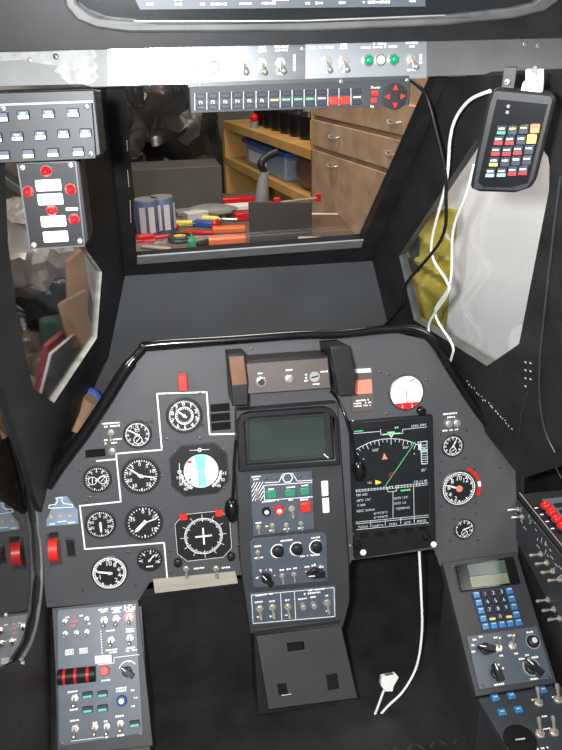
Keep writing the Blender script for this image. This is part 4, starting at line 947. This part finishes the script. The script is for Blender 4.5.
letters(t, [(*cA(128, 338), 4, 2.2), (*cA(152, 327), 4, 2.2), (*cA(122, 359), 3, 2.2), (*cA(124, 383), 4, 2.2), (*cA(210, 330), 6, 2.2), (*cA(263, 322), 6, 2.2), (*cA(335, 310), 7, 2.2), (*cA(228, 398), 4, 2.2), (*cA(284, 390), 4, 2.2), (*cA(305, 410), 6, 2.2), (*cA(325, 396), 4, 2.2), (*cA(354, 404), 7, 2.2), (*cA(352, 485), 8, 2.2), (*cA(217, 506), 12, 2.2), (*cA(235, 445), 2, 2.2), (*cA(218, 432), 2, 2.2)], .0024)
for p in ((40, 62), (68, 78), (266, 40), (82, 150), (290, 125), (405, 480), (160, 512)): screw(t, *cA(*p), .9)
xl = PR.hit(446, 565).x; xr = PR.hit(517, 556).x; top = PR.hit(480, 556); bot = PR.hit(518, 690)
o = MB().prism([(top.y - .004, top.z - .02), (bot.y + .004, bot.z - .03), (bot.y + .004, 0), (top.y - .004, 0)], xl + .002, xr - .002, 'pedestal').build('housing', t.o, bevel=.001)
o.matrix_local = t.inv @ Matrix(((0, 0, 1, 0), (1, 0, 0, 0), (0, 1, 0, 0), (0, 0, 0, 1)))
# lower right shelf panel
aS = math.radians(84); PRS = Plane(PR.hit(520, 690), V((0, -math.cos(aS), math.sin(aS))))
t = T('blue_key_panel', 'black panel with five blue keys and upright toggles at the bottom right corner', 'panel', PRS, 530, 720)
MB().prism(t.Q((478, 699), (562, 686), (620, 676), (640, 770), (532, 790)), -.015, 0, 'plate_dark').build('face_plate', t.o, bevel=.001)
for x, y in ((206, 560), (267, 552), (231, 614), (293, 604), (384, 530)):
    k = button(t, *cA(x, y), 8.4, 7, 'bluekey', .006, 'push_button'); MB().words(0, 0, 4.5 * t.s, 2 * t.s, 'white_soft', .0066).build('lettering', k)
for x, y in ((370, 575), (443, 563), (375, 692), (428, 686)): toggle(t, *cA(x, y), 1.3, 1)
x, y = t.L(*cA(300, 715)); k = MB().lathe([(.026, 0), (.026, .002), (.021, .003)], m='black_deep', n=30).build('round_cover', t.o, loc=(x, y, 0)); MB().words(0, 0, .016, .003, 'white_soft', .0036).build('lettering', k)
letters(t, [(*cA(355, 562), 7, 2.2), (*cA(430, 552), 6, 2.2), (*cA(392, 625), 6, 2.2), (*cA(400, 672), 8, 2.2), (*cA(385, 745), 12, 2.2)], .0006)

# right side wall console with red lamps
zc = 0
XC = XR - .001
PXC = Plane((XC, 0, 0), (-1, 0, 0), (0, 1, 0))
e0 = PXC.hit(518, 495); e1 = PXC.hit(562, 551); zt = (e0.z + e1.z) / 2
PTop = Plane((0, 0, zt), (0, 0, 1), (1, 0, 0))
t = T('side_console', 'long black console along the right wall with four red lamps on top', 'console', PTop, 545, 520)
far = PTop.hit(518, 493).y - .0; 
W_ = .17
o = MB().box(XC + W_ / 2 + .001, (far + .42) / 2, zt - .14, W_, far - .42, .275, 'black_satin').build('housing', t.o, bevel=.002); o.matrix_local = t.inv
q_ = [t.inv @ V((XC + a, far - b_, zt)) for a, b_ in ((.035, .03), (.155, .03), (.155, .5), (.035, .5))]
MB().prism([(p.x, p.y) for p in q_], 0, .003, 'plate').build('top_plate', t.o, bevel=.0006)
b = MB()
for y_ in (.02, .06): pass
b.box(*(t.inv @ V((XC + .006, (far + .5) / 2, 0))).to_2d(), .0006, .0018, far - .5, .0004, 'steel').build('bright_edge', t.o)
for x, y in ((545.5, 507.5), (551, 514), (556.5, 521), (562, 528)):
    X, Y = t.L(x, y + 1); k = MB().lathe([(.0105, 0), (.010, .003)], m='bezel').build('red_lamp', t.o, loc=(X, Y, .003)); MB().ball(0, 0, .003, .0095, .0095, .008, 'red_lamp').build('red_lens', k)
    MB().box(X + .03, Y, .004, .026, .010, .003, 'black_satin').build('legend_plate', t.o); MB().box(X - .018, Y, .0034, .006, .002, .0006, 'white').build('mark', t.o)
t = T('edge_switch_strip', 'upright strip on the right wall console with toggles pointing left', 'switch strip', PXC, 540, 560)
pts = yz(PXC, (512, 496), (620, 625), (620, 740), (512, 525))
MB().prism(t.Q((513.5, 494), (600, 602), (600, 700), (513, 530)), 0, .003, 'plate_dark').build('face_plate', t.o, bevel=.0005)
for i, (x, y) in enumerate(((520, 509), (524, 516.5), (543, 554), (549, 562.5), (555, 571), (562, 579), (550, 599.5), (556, 609), (562, 618))):
    X, Y = t.L(x, y); n = inst('toggle_switch', cached('nut', m_nut, 'toggle_switch'), t.o, X, Y, .003, .9); inst('lever', cached('lever', m_lever, 'lever'), n, 0, 0, .004, 1.15)
b = MB()
for i in range(30):
    x = 517 + i * 1.9; b.box(*t.L(x + random.uniform(0, 4), 500 + i * 2.5 + random.uniform(-2, 22)), .0033, random.uniform(.003, .012), .0012, .0004, 'white_soft', random.choice((0, 0, .4, 1.57)))
b.build('lettering', t.o)

# ------------------------------------------------------------ footwell, floor boards
b = MB(); fl = .12
zfl = .08
o = struct(MB().box(0, .9, zfl - .01, 1.0, 1.5, .02, 'black'), 'floor')
b = MB()
c0 = V((.17, .86, zfl + .001))
for i in range(16):
    for j in range(12):
        b.box(.06 + i * .022, .62 + j * .022, zfl + .0008, .013, .003, .0016, 'bezel', .78 if (i + j) % 2 else -.78)
o = b.build('tread_plate'); tag(o, 'black diamond pattern tread plate on the footwell floor at bottom right', 'plate')
py = PP.hit(195, 585)
struct(MB().box(0, 1.33, .30, 1.0, .02, .60, 'black'), 'wall_bulkhead')
# black panels inside the footwells
xa, xb = PP.hit(150, 590).x, PP.hit(238, 583).x
t = T('left_footwell_board', 'smooth black board filling the footwell left of the pedestal', 'board', PP.off(-.02), 195, 600, world=Matrix.Translation((0, 0, 0)))
wbox(xa - .03, xb + .02, py.y - .0 + .012, py.y + .03, 0.08, py.z - .022, 'black').build('board', t.o)
t.o.location = (0, 0, 0)

# white serial cable in the right footwell
yd = PP.off(-.04)
PF = Plane(PP.hit(400, 560) + V((0, .02, 0)), (0, -1, .35))
P = [PF.hit(*p) for p in ((419, 548), (421, 590), (422, 630), (417, 665), (404, 690), (388, 706), (376, 719), (372, 719), (375, 714), (384, 690))]
o = MB().tube([p - P[0] for p in P], .0024, 'cable_white').build('white_cable'); o.location = P[0]; tag(o, 'white cable hanging down the dark footwell right of the pedestal', 'cable')
d = T('serial_plug', 'white flat multi-pin plug lying at the end of the cable in the right footwell', 'plug', PF, 387, 681)
MB().prism(d.Q((381, 676), (395, 673), (398, 676), (393, 685), (392, 690), (384, 690), (380, 684)), -.006, .006, 'cable_white').build('shell', d.o, bevel=.001)
MB().box(*d.L(389, 675), 0, .016, .004, .010, 'chrome').build('contact_rim', d.o)

# ------------------------------------------------------------ things seen through the windows
ztab = .60
PT = Plane((0, 0, ztab), (0, 0, 1)) 
def onT(px, py): return PT.hit(px, py)
def table_thing(name, label, cat, px, py, group=None, rz=0, z=0):
    p = onT(px, py) + V((0, 0, z)); mw = Matrix.Translation(p) @ Matrix.Rotation(rz, 4, 'Z'); return T(name, label, cat, PT, px, py, group, world=mw)
a, b_, c_, d_ = onT(80, 300), onT(420, 300), onT(420, 196), onT(80, 196)
t = T('workbench', 'cluttered grey-brown workbench beyond the windscreen', 'table', PT, 250, 230, world=Matrix.Translation((0, 2.2, 0)))
y1 = onT(250, 196).y; y0 = 1.50
y0, y1 = 2.05, 3.35
th = math.radians(11.5); dv = V((-math.sin(th), math.cos(th), 0)); nv = V((-dv.y, dv.x, 0))
A0 = atY(314, 150, 2.75); wx = lambda y: A0.x - math.tan(th) * (y - A0.y) - .03
MB().prism([(-.62, y0 - 2.2), (wx(y0), y0 - 2.2), (wx(y1), y1 - 2.2), (-.62, y1 - 2.2)], ztab - .03, ztab - .001, 'desk').build('top', t.o)
for x, y in ((-.57, y0 - 2.15), (wx(y0) - .08, y0 - 2.15), (-.57, y1 - 2.25), (wx(y1) - .08, y1 - 2.25)): wbox(x - .03, x + .03, y - .03, y + .03, 0, ztab - .03, 'wood_edge').build('leg', t.o)
px2m = lambda px, py: (onT(px + 5, py) - onT(px - 5, py)).length / 10
# cabinets: a run whose fronts face left and which comes towards the cockpit
th = math.radians(11.5); dv = V((-math.sin(th), math.cos(th), 0)); nv = V((-dv.y, dv.x, 0))
A0 = atY(314, 150, 2.75); WP = Plane(A0, nv, -dv)
def wl(px, py): p = WP.hit(px, py); return p
t = T('drawer_cabinet', 'light wood cabinet with three drawer fronts and small metal handles, seen through the windscreen', 'cabinet', WP, 314, 200)
def lz(z): return (z - t.mw.translation.z)
x_r = t.L(470, 150)[0]; x0 = t.L(314, 160)[0]
MB().box((x0 + x_r) / 2, lz(.6), -.25, x_r - x0, 1.2, .5, 'wood_drawer').build('body', t.o)
zs = [t.L(317, 88)[1], t.L(317, 117)[1], t.L(317, 147)[1], t.L(317, 245)[1]]
for i, (hi, lo) in enumerate(((zs[0] , zs[1]), (zs[1], zs[2]), (zs[2], lz(.1)))):
    k = MB().box((x0 + x_r) / 2 + .01, (hi + lo) / 2, .008, x_r - x0 - .02, hi - lo - .014, .018, 'wood_drawer').build('drawer', t.o, bevel=.003)
    for hx, hy in (((339, 137), (338, 165), (338, 165)))[i:i + 1]: pass
for px, py in ((340, 136), (338.5, 164.5), (401, 121), (399, 152.5)):
    X, Y = t.L(px, py); MB().tube([(X - .034, Y, .018), (X - .026, Y - .002, .03), (X, Y - .008, .034), (X + .026, Y - .002, .03), (X + .034, Y, .018)], .004, 'steel', 8).build('handle', t.o)
# open shelf unit, further along the same wall
t = T('open_shelf_unit', 'yellowish wooden open shelf unit holding bottles and a crate left of the drawer cabinet', 'shelf', WP, 270, 170)
SHT = t
def S(px, py): return SHT.L(px, py)
xa, xb = S(224, 150)[0], S(313, 150)[0] - .0
zt_, zm_ = S(313, 190)[1], 0
lz = lambda z: z - t.mw.translation.z
s1 = S(228, 126)[1]; s2 = S(230, 163)[1]
for y_ in (s1, s2, lz(.1)): MB().box((xa + xb) / 2, y_, -.22, xb - xa, .035, .44, 'wood_light').build('shelf_board', t.o)
for x_ in (xa, xb): MB().box(x_, (lz(0) + s1) / 2, -.22, .04, s1 - lz(0), .44, 'wood_light').build('side_panel', t.o)
MB().box(xb, lz(.75), -.22, .04, 1.5, .44, 'wood_light').build('side_panel', t.o)
MB().box((xa + xb) / 2, (lz(0) + s1) / 2, -.43, xb - xa, s1 - lz(0), .02, 'wood_light').build('back_panel', t.o)
def shelf_thing(name, label, cat, x_, y_, group=None, z=-.15): return T(name, label, cat, None, 0, 0, group, world=SHT.mw @ Matrix.Translation((x_, y_, z)) @ Matrix.Rotation(-PI / 2, 4, 'X'))
SHT = t
s_top = s1 + .0175
lbls = ['nearest to the amber bottle', 'second from the amber bottle', 'third from the amber bottle', 'in the middle of the row', 'third from the left end', 'second from the left end', 'at the left end of the row']
xs_ = [xb - .20 - i * .115 for i in range(7)]
for i, x_ in enumerate(xs_):
    if x_ < xa + .03: continue
    d = shelf_thing('glass_jar', 'dark glassy jar on top of the shelf unit, ' + lbls[i], 'jar', x_, s_top, 'dark jars on top of the shelf unit', -.12)
    MB().lathe([(.04, 0), (.048, .01), (.048, .09), (.03, .11)], m='black_gloss', n=16).build('body', d.o); MB().lathe([(.032, .11), (.032, .13)], m='steel', n=14).build('lid', d.o)
d = shelf_thing('beer_bottle', 'dark bottle with a yellow label at the right end of the shelf top', 'bottle', xb - .08, s_top, None, -.06)
MB().lathe([(.033, 0), (.035, .01), (.035, .13), (.014, .19), (.013, .24)], m='black_gloss', n=18).build('glass', d.o); MB().lathe([(.0356, .03), (.0356, .10)], m='strip_yellow', n=18).build('label_band', d.o)
k = T('storage_crate', 'pale blue plastic crate on the middle shelf of the open unit', 'crate', None, 0, 0, world=SHT.mw @ Matrix.Translation((S(258, 165)[0], s2 + .018, -.13)) @ Matrix.Rotation(-PI / 2, 4, 'X'))
wc = (S(280, 160)[0] - S(238, 160)[0]) / 2
MB().box(0, 0, .055, wc * 2 * .9, .2, .11, 'blue_pale').build('tub', k.o, bevel=.008); MB().box(0, 0, .112, wc * 2, .22, .02, 'blue').build('rim', k.o, bevel=.004)
b = MB(); b.box(-wc * .3, -.002, .05, wc * .8, .206, .05, 'white_soft').build('sticker', k.o)
k = T('leather_bag', 'dull brown bag slumped on the middle shelf beside the blue crate', 'bag', None, 0, 0, world=SHT.mw @ Matrix.Translation((S(296, 175)[0], s2 + .018, -.1)) @ Matrix.Rotation(-PI / 2, 4, 'X'))
MB().ball(0, 0, .07, .17, .08, .09, 'brown', 18).build('body', k.o)

# bench clutter
def blk(name, label, cat, px, py, w_, d_, h_, m, rz=0, z=0, extra=None, group=None, bev=.004):
    t = table_thing(name, label, cat, px, py, group, rz, z); MB().box(0, 0, h_ / 2, w_, d_, h_, m).build('body', t.o, bevel=bev)
    if extra: extra(t)
    return t
def can(label, px, py):
    t = table_thing('tin_can', label, 'can', px, py, 'blue tins on the bench'); MB().lathe([(.042, 0), (.044, .004), (.044, .125), (.042, .13)], m='blue_dull', n=20).build('body', t.o)
    b = MB(); [b.box(.0448 * math.cos(a), .0448 * math.sin(a), .065, .001, .022, .09, 'white_soft', a) for a in (-1.2, -1.9, -.3)]; b.build('label_band', t.o); MB().lathe([(.040, .13), (.040, .133)], m='steel', n=20).build('lid', t.o)
can('left of two blue tins on the bench', 149, 236); can('right of two blue tins on the bench', 164, 233)
u = px2m(200, 235)
blk('plastic_bin', 'grey-brown plastic bin behind the blue tins on the bench', 'bin', 178, 205, .36, .2, .17, 'grey_dark', .05)
def bagt(px, py, sx, sy, sz, m, name, label, cat='bag'):
    t = table_thing(name, label, cat, px, py); b = MB().ball(0, 0, sz * .9, sx, sy, sz, m, 18)
    b.v = [(x * (1 + .12 * math.sin(9 * z / sz + x * 40)), y * (1 + .1 * math.cos(7 * x / sx)), max(z, 0)) for x, y, z in b.v]; b.build('bag', t.o); return t
bagt(143, 200, .09, .06, .05, 'film', 'plastic_bag', 'crumpled brownish plastic bag on the bench behind the blue tins')
bagt(212, 216, .10, .06, .025, 'grey', 'plastic_bag', 'pale crumpled plastic wrap in the middle of the bench')
blk('orange_packet', 'bright orange packet, upper of two lying on the bench', 'packet', 229, 232, .12, .045, .02, 'orange', -.05, 0.0)
blk('orange_packet', 'bright orange packet, lower of two lying on the bench', 'packet', 227, 243, .13, .045, .022, 'orange', .03)
blk('blue_pouch', 'small blue pouch on the bench left of the orange packets', 'pouch', 204, 226, .08, .04, .02, 'blue', -.5)
blk('folding_rule', 'yellow and red folding rule lying near the blue tins', 'rule', 181, 226, .09, .03, .02, 'yellow', -.1)
blk('red_strap', 'red strap lying across the front left of the bench', 'strap', 165, 238, .20, .02, .012, 'red', .25)
blk('red_strap', 'short red strap left of the orange packets', 'strap', 200, 234, .10, .018, .012, 'red', -.4)
blk('red_clamp', 'red clamp handle at the left front corner of the bench clutter', 'clamp', 146, 243, .06, .03, .03, 'red', .3)
t = table_thing('tape_roll', 'black and yellow roll of tape lying flat on the bench', 'tape', 180, 241)
MB().ring(0, 0, 0, .022, .042, .02, 'black_satin').build('tape', t.o); MB().ring(0, 0, 0.0001, .016, .022, .019, 'yellow').build('core', t.o)
t = table_thing('glue_bottle', 'tiny green bottle standing at the front edge of the bench', 'bottle', 192, 248)
MB().lathe([(.012, 0), (.012, .03), (.005, .042), (.004, .05)], m='green_lamp', n=14).build('body', t.o)
blk('wood_offcut', 'short pale wooden stick at the front left of the bench', 'stick', 156, 249, .11, .018, .01, 'rawwood', -.5)
blk('paper_sheet', 'white paper slip on the bench left of the dark board', 'paper', 240, 209, .16, .06, .02, 'board_white', .1)
blk('red_box', 'long red and white carton behind the plastic wrap', 'box', 222, 205, .28, .04, .03, 'red', .05)
blk('wire_bundle', 'loose grey parts heap between the tins and the plastic wrap', 'parts', 190, 214, .12, .06, .02, 'grey', .3)
cl = [('screwdriver', 'red-handled screwdriver lying between tape roll and strap', 172, 231, 'red', .5), ('screwdriver', 'yellow-handled screwdriver behind the blue pouch', 212, 222, 'yellow', -.3),
      ('screwdriver', 'black screwdriver pointing at the green bottle', 205, 246, 'black_satin', .9), ('screwdriver', 'red screwdriver behind the orange packets', 217, 226, 'red', 1.2)]
for nm, lb_, px, py, m_, rz in cl:
    t = table_thing(nm, lb_, 'screwdriver', px, py, rz=rz)
    MB().lathe([(.008, -.04), (.012, -.035), (.011, .02), (.006, .03)], 0, 0, .013, m=m_, n=12, axis=V((1, 0, 0))).build('handle', t.o); MB().lathe([(.003, .03), (.003, .10)], 0, 0, .013, m='chrome', n=8, axis=V((1, 0, 0))).build('shaft', t.o)
blk('small_carton', 'small white carton with red end behind the blue pouch', 'box', 196, 220, .09, .05, .035, 'white_soft', .4)
blk('red_carton', 'small red box standing between the wrap and the dark board', 'box', 241, 220, .05, .04, .03, 'red', .2)
blk('dark_case', 'flat black case at the left edge of the bench', 'case', 143, 230, .09, .09, .03, 'black_satin', .2)
# dark board standing on the bench
p0, p1 = onT(250, 247), onT(311, 243)
t = T('dark_board', 'dark upright board standing on the bench right of the orange packets', 'board', PT, 250, 247, world=Matrix.Translation(p0))
yy = p0.y; zt2 = atY(250, 202, yy).z - ztab; wv = (p1 - p0)
MB().prism([(0, 0), (wv.x, 0), (wv.x, zt2 * .93), (0, zt2)], -.008, .008, 'grey_dark').build('board', t.o).matrix_local = Matrix(((1, 0, 0, 0), (0, 0, -1, 0), (0, 1, 0, 0), (0, 0, 0, 1)))
t = T('picture_frame', 'dark flat picture frame leaning near the foot of the drawer cabinet', 'frame', PT, 330, 240, world=Matrix.Translation(onT(331, 243)))
b = MB(); b.T = Matrix.Rotation(-.25, 4, 'Z') @ Matrix.Rotation(.35, 4, 'X')
b.box(0, .05, .03, .22, .16, .012, 'edge_pale').build('frame', t.o); b = MB(); b.T = Matrix.Rotation(-.25, 4, 'Z') @ Matrix.Rotation(.35, 4, 'X'); b.box(0, .05, .037, .19, .13, .004, 'brown').build('panel', t.o)
# red and white rod (a bar clamp) lying on the board
pA, pB = atY(277, 203, yy + .0), atY(318, 198, yy + .05)
t = T('bar_clamp', 'silver rod with red ends resting on top of the dark board', 'clamp', PT, 277, 203, world=Matrix.Translation(pA))
d = pB - pA; MB().tube([(0, 0, 0), tuple(d)], .005, 'chrome').build('rod', t.o); 
for q_, s_ in ((V((0, 0, 0)), .014), (d, .012)): MB().box(q_.x, q_.y, q_.z + .002, s_ * 1.6, s_, s_ * 2.2, 'red').build('jaw', t.o, bevel=.002)
# heat gun: black nozzle on a grey handle before the shelf
pl_ = atY(262, 200, yy + .12)
t = T('heat_gun', 'grey power tool with a black nozzle standing behind the dark board', 'tool', PT, 262, 200, world=Matrix.Translation((pl_.x, pl_.y, ztab)))
h_ = atY(262, 172, yy + .12).z - ztab
MB().tube([(0, 0, 0), (0, 0, h_ * .6), (.01, 0, h_)], .03, 'grey', rr=lambda u: .034 - .018 * u).build('handle', t.o)
MB().tube([(.01, 0, h_), (0, 0, h_ + .03), (.03, .02, h_ + .05), (.06, .03, h_ + .06)], .013, 'black_satin').build('nozzle', t.o)

# dark heap with plastic film left of the shelf
for i, (px, py, yv, sx, sz, m_) in enumerate(((165, 125, 4.15, .28, .35, 'film'), (128, 165, 3.62, .16, .2, 'film'))):
    c = atY(px, py, yv); t = T('covered_equipment', ['bulky equipment under dark plastic film beyond the bench', 'low bundle in dark wrinkled film behind the grey bin', 'dark bulky shape at the back of the room'][i], 'equipment', None, 0, 0, world=Matrix.Translation((c.x, c.y, 0)))
    b = MB().ball(0, 0, c.z / 2 + sz / 2, sx, .22, (c.z + sz) / 2, m_, 64)
    b.v = [(x, y, max(0, z)) for x, y, z in crumple(b.v, .13, 5, i)]; b.build('cover', t.o)
t = T('lamp_bulb', 'small red glowing lamp on the shelf top behind the keypad bar', 'lamp', None, 0, 0, world=SHT.mw @ Matrix.Translation((S(246, 122)[0], s_top, -.04)) @ Matrix.Rotation(-PI / 2, 4, 'X'))
MB().lathe([(.02, 0), (.02, .03)], m='grey', n=14).build('base', t.o); MB().ball(0, 0, .045, .02, m='red_lamp').build('bulb', t.o)

# outside the left quarter window
QLo = QL.off(-.10); QL3 = Plane(atY(85, 300, 1.45), (.25, -1, .05))
def outside(name, label, cat, pl, pts, th_, m, bev=.004):
    c = (sum(p[0] for p in pts) / len(pts), sum(p[1] for p in pts) / len(pts)); t = T(name, label, cat, pl, *c); MB().prism(t.Q(*pts), -th_, 0, m).build('body', t.o, bevel=bev); return t
outside('cardboard_box', 'tan cardboard seen through the left window, upper piece', 'box', QL3, [(66, 262), (80, 250), (104, 256), (107, 304), (68, 306)], .02, 'cardboard')
outside('cardboard_box', 'tan cardboard seen through the left window, lower piece', 'box', QL3.off(.03), [(58, 305), (84, 290), (105, 298), (100, 335), (90, 345), (70, 350)], .015, 'cardboard')
outside('styrofoam_sheet', 'pale mottled sheet at the right edge of the left window', 'sheet', QL3.off(.10), [(85, 254), (104, 264), (107, 300), (102, 326), (97, 320), (93, 300), (88, 280)], .01, 'edge_pale')
outside('magazine', 'pale grey sheet with a pink border at the bottom of the left window', 'paper', QL.off(-.07), [(40, 402), (52, 354), (92, 320), (114, 335), (60, 425)], .006, 'board_white', .001)
outside('pink_cloth', 'pink cloth strip behind the grey sheet in the left window', 'cloth', QL.off(-.09), [(38, 398), (48, 346), (88, 312), (100, 318), (60, 356), (46, 400)], .01, 'pink_cloth', .002)
outside('green_jacket', 'dark green jacket bundle low in the left window', 'jacket', QL3.off(.02), [(40, 322), (66, 318), (76, 340), (60, 355), (44, 360)], .04, 'green_cloth', .012)
for i, (px, py, r_, m_, lb_) in enumerate(((58, 280, .15, 'bag_black', 'upper right one'), (34, 290, .17, 'bag_black', 'large middle one'), (24, 345, .16, 'grey', 'lower dull grey one'), (34, 248, .12, 'pale_film', 'top pale one'), (40, 385, .14, 'brown', 'bottom brown one'))):
    c = atY(px, py, (1.75, 1.98, 1.78, 1.68, 1.62)[i]); t = T('rubbish_bag', 'crumpled bag heaped outside the left window, ' + lb_, 'bag', None, 0, 0, world=Matrix.Translation(c))
    b = MB().ball(0, 0, 0, r_, r_, r_ * .9, m_, 48); b.v = crumple(b.v, r_ * .28, 2.2 / r_, i); b.build('bag', t.o)
struct(MB().box(-1.3, 1.6, .9, .03, 2.6, 1.8, 'grey_dark'), 'wall_partition')
# roll and blue bag in the gap between left frame and board
c = PP.off(-.15).hit(82, 414); t = T('cardboard_tube', 'pale brown rolled paper behind the left slope of the board', 'roll', None, 0, 0, world=Matrix.Translation(c))
MB().tube([(-.01, 0, -.03), (.0, 0, .0), (.02, .0, .03)], .018, 'skin_brown', 14).build('roll', t.o)
c = PP.off(-.18).hit(88, 404); t = T('blue_bag', 'blue bag edge beside the rolled paper behind the board', 'bag', None, 0, 0, world=Matrix.Translation(c))
MB().ball(0, 0, 0, .030, .02, .035, 'blue').build('bag', t.o)

# outside the right quarter window
QRo = Plane(atY(430, 280, 1.52), (-.42, -.9, .12), (1, -.45, 0))

t = outside('white_board', 'large pale board filling most of the right window', 'board', QRo, [(444, 200), (470, 110), (600, 110), (580, 420), (455, 400), (440, 330)], .012, 'board_white', .001)
c = QRo.off(.02).hit(425, 270); t = T('yellow_cloth', 'crumpled yellow cloth at the left of the right window', 'cloth', None, 0, 0, world=Matrix.Translation(c))
b = MB(); nx, nz = 26, 34; vs = []; fs = []
U_ = QRo.u; V_ = QRo.v; N_ = QRo.n
for j in range(nz):
    for i in range(nx):
        a = (i / (nx - 1) - .5) * .115; c2 = (j / (nz - 1) - .5) * .27; h = .012 * math.sin(a * 70 + 9 * math.sin(c2 * 16)) + .010 * math.sin(c2 * 42 + a * 33)
        vs.append(U_ * a + V_ * c2 + N_ * h)
for j in range(nz - 1):
    for i in range(nx - 1): k = j * nx + i; fs.append((k, k + 1, k + nx + 1, k + nx))
b.add(vs, fs, 'cloth_yellow'); o = b.build('fold', t.o); sm = o.modifiers.new('thickness', 'SOLIDIFY'); sm.thickness = .004
outside('dark_strip', 'dark shelf edge visible at the left corner of the right window', 'shelf', QR.off(-.12), [(388, 240), (412, 238), (414, 330), (388, 330)], .02, 'grey_dark')
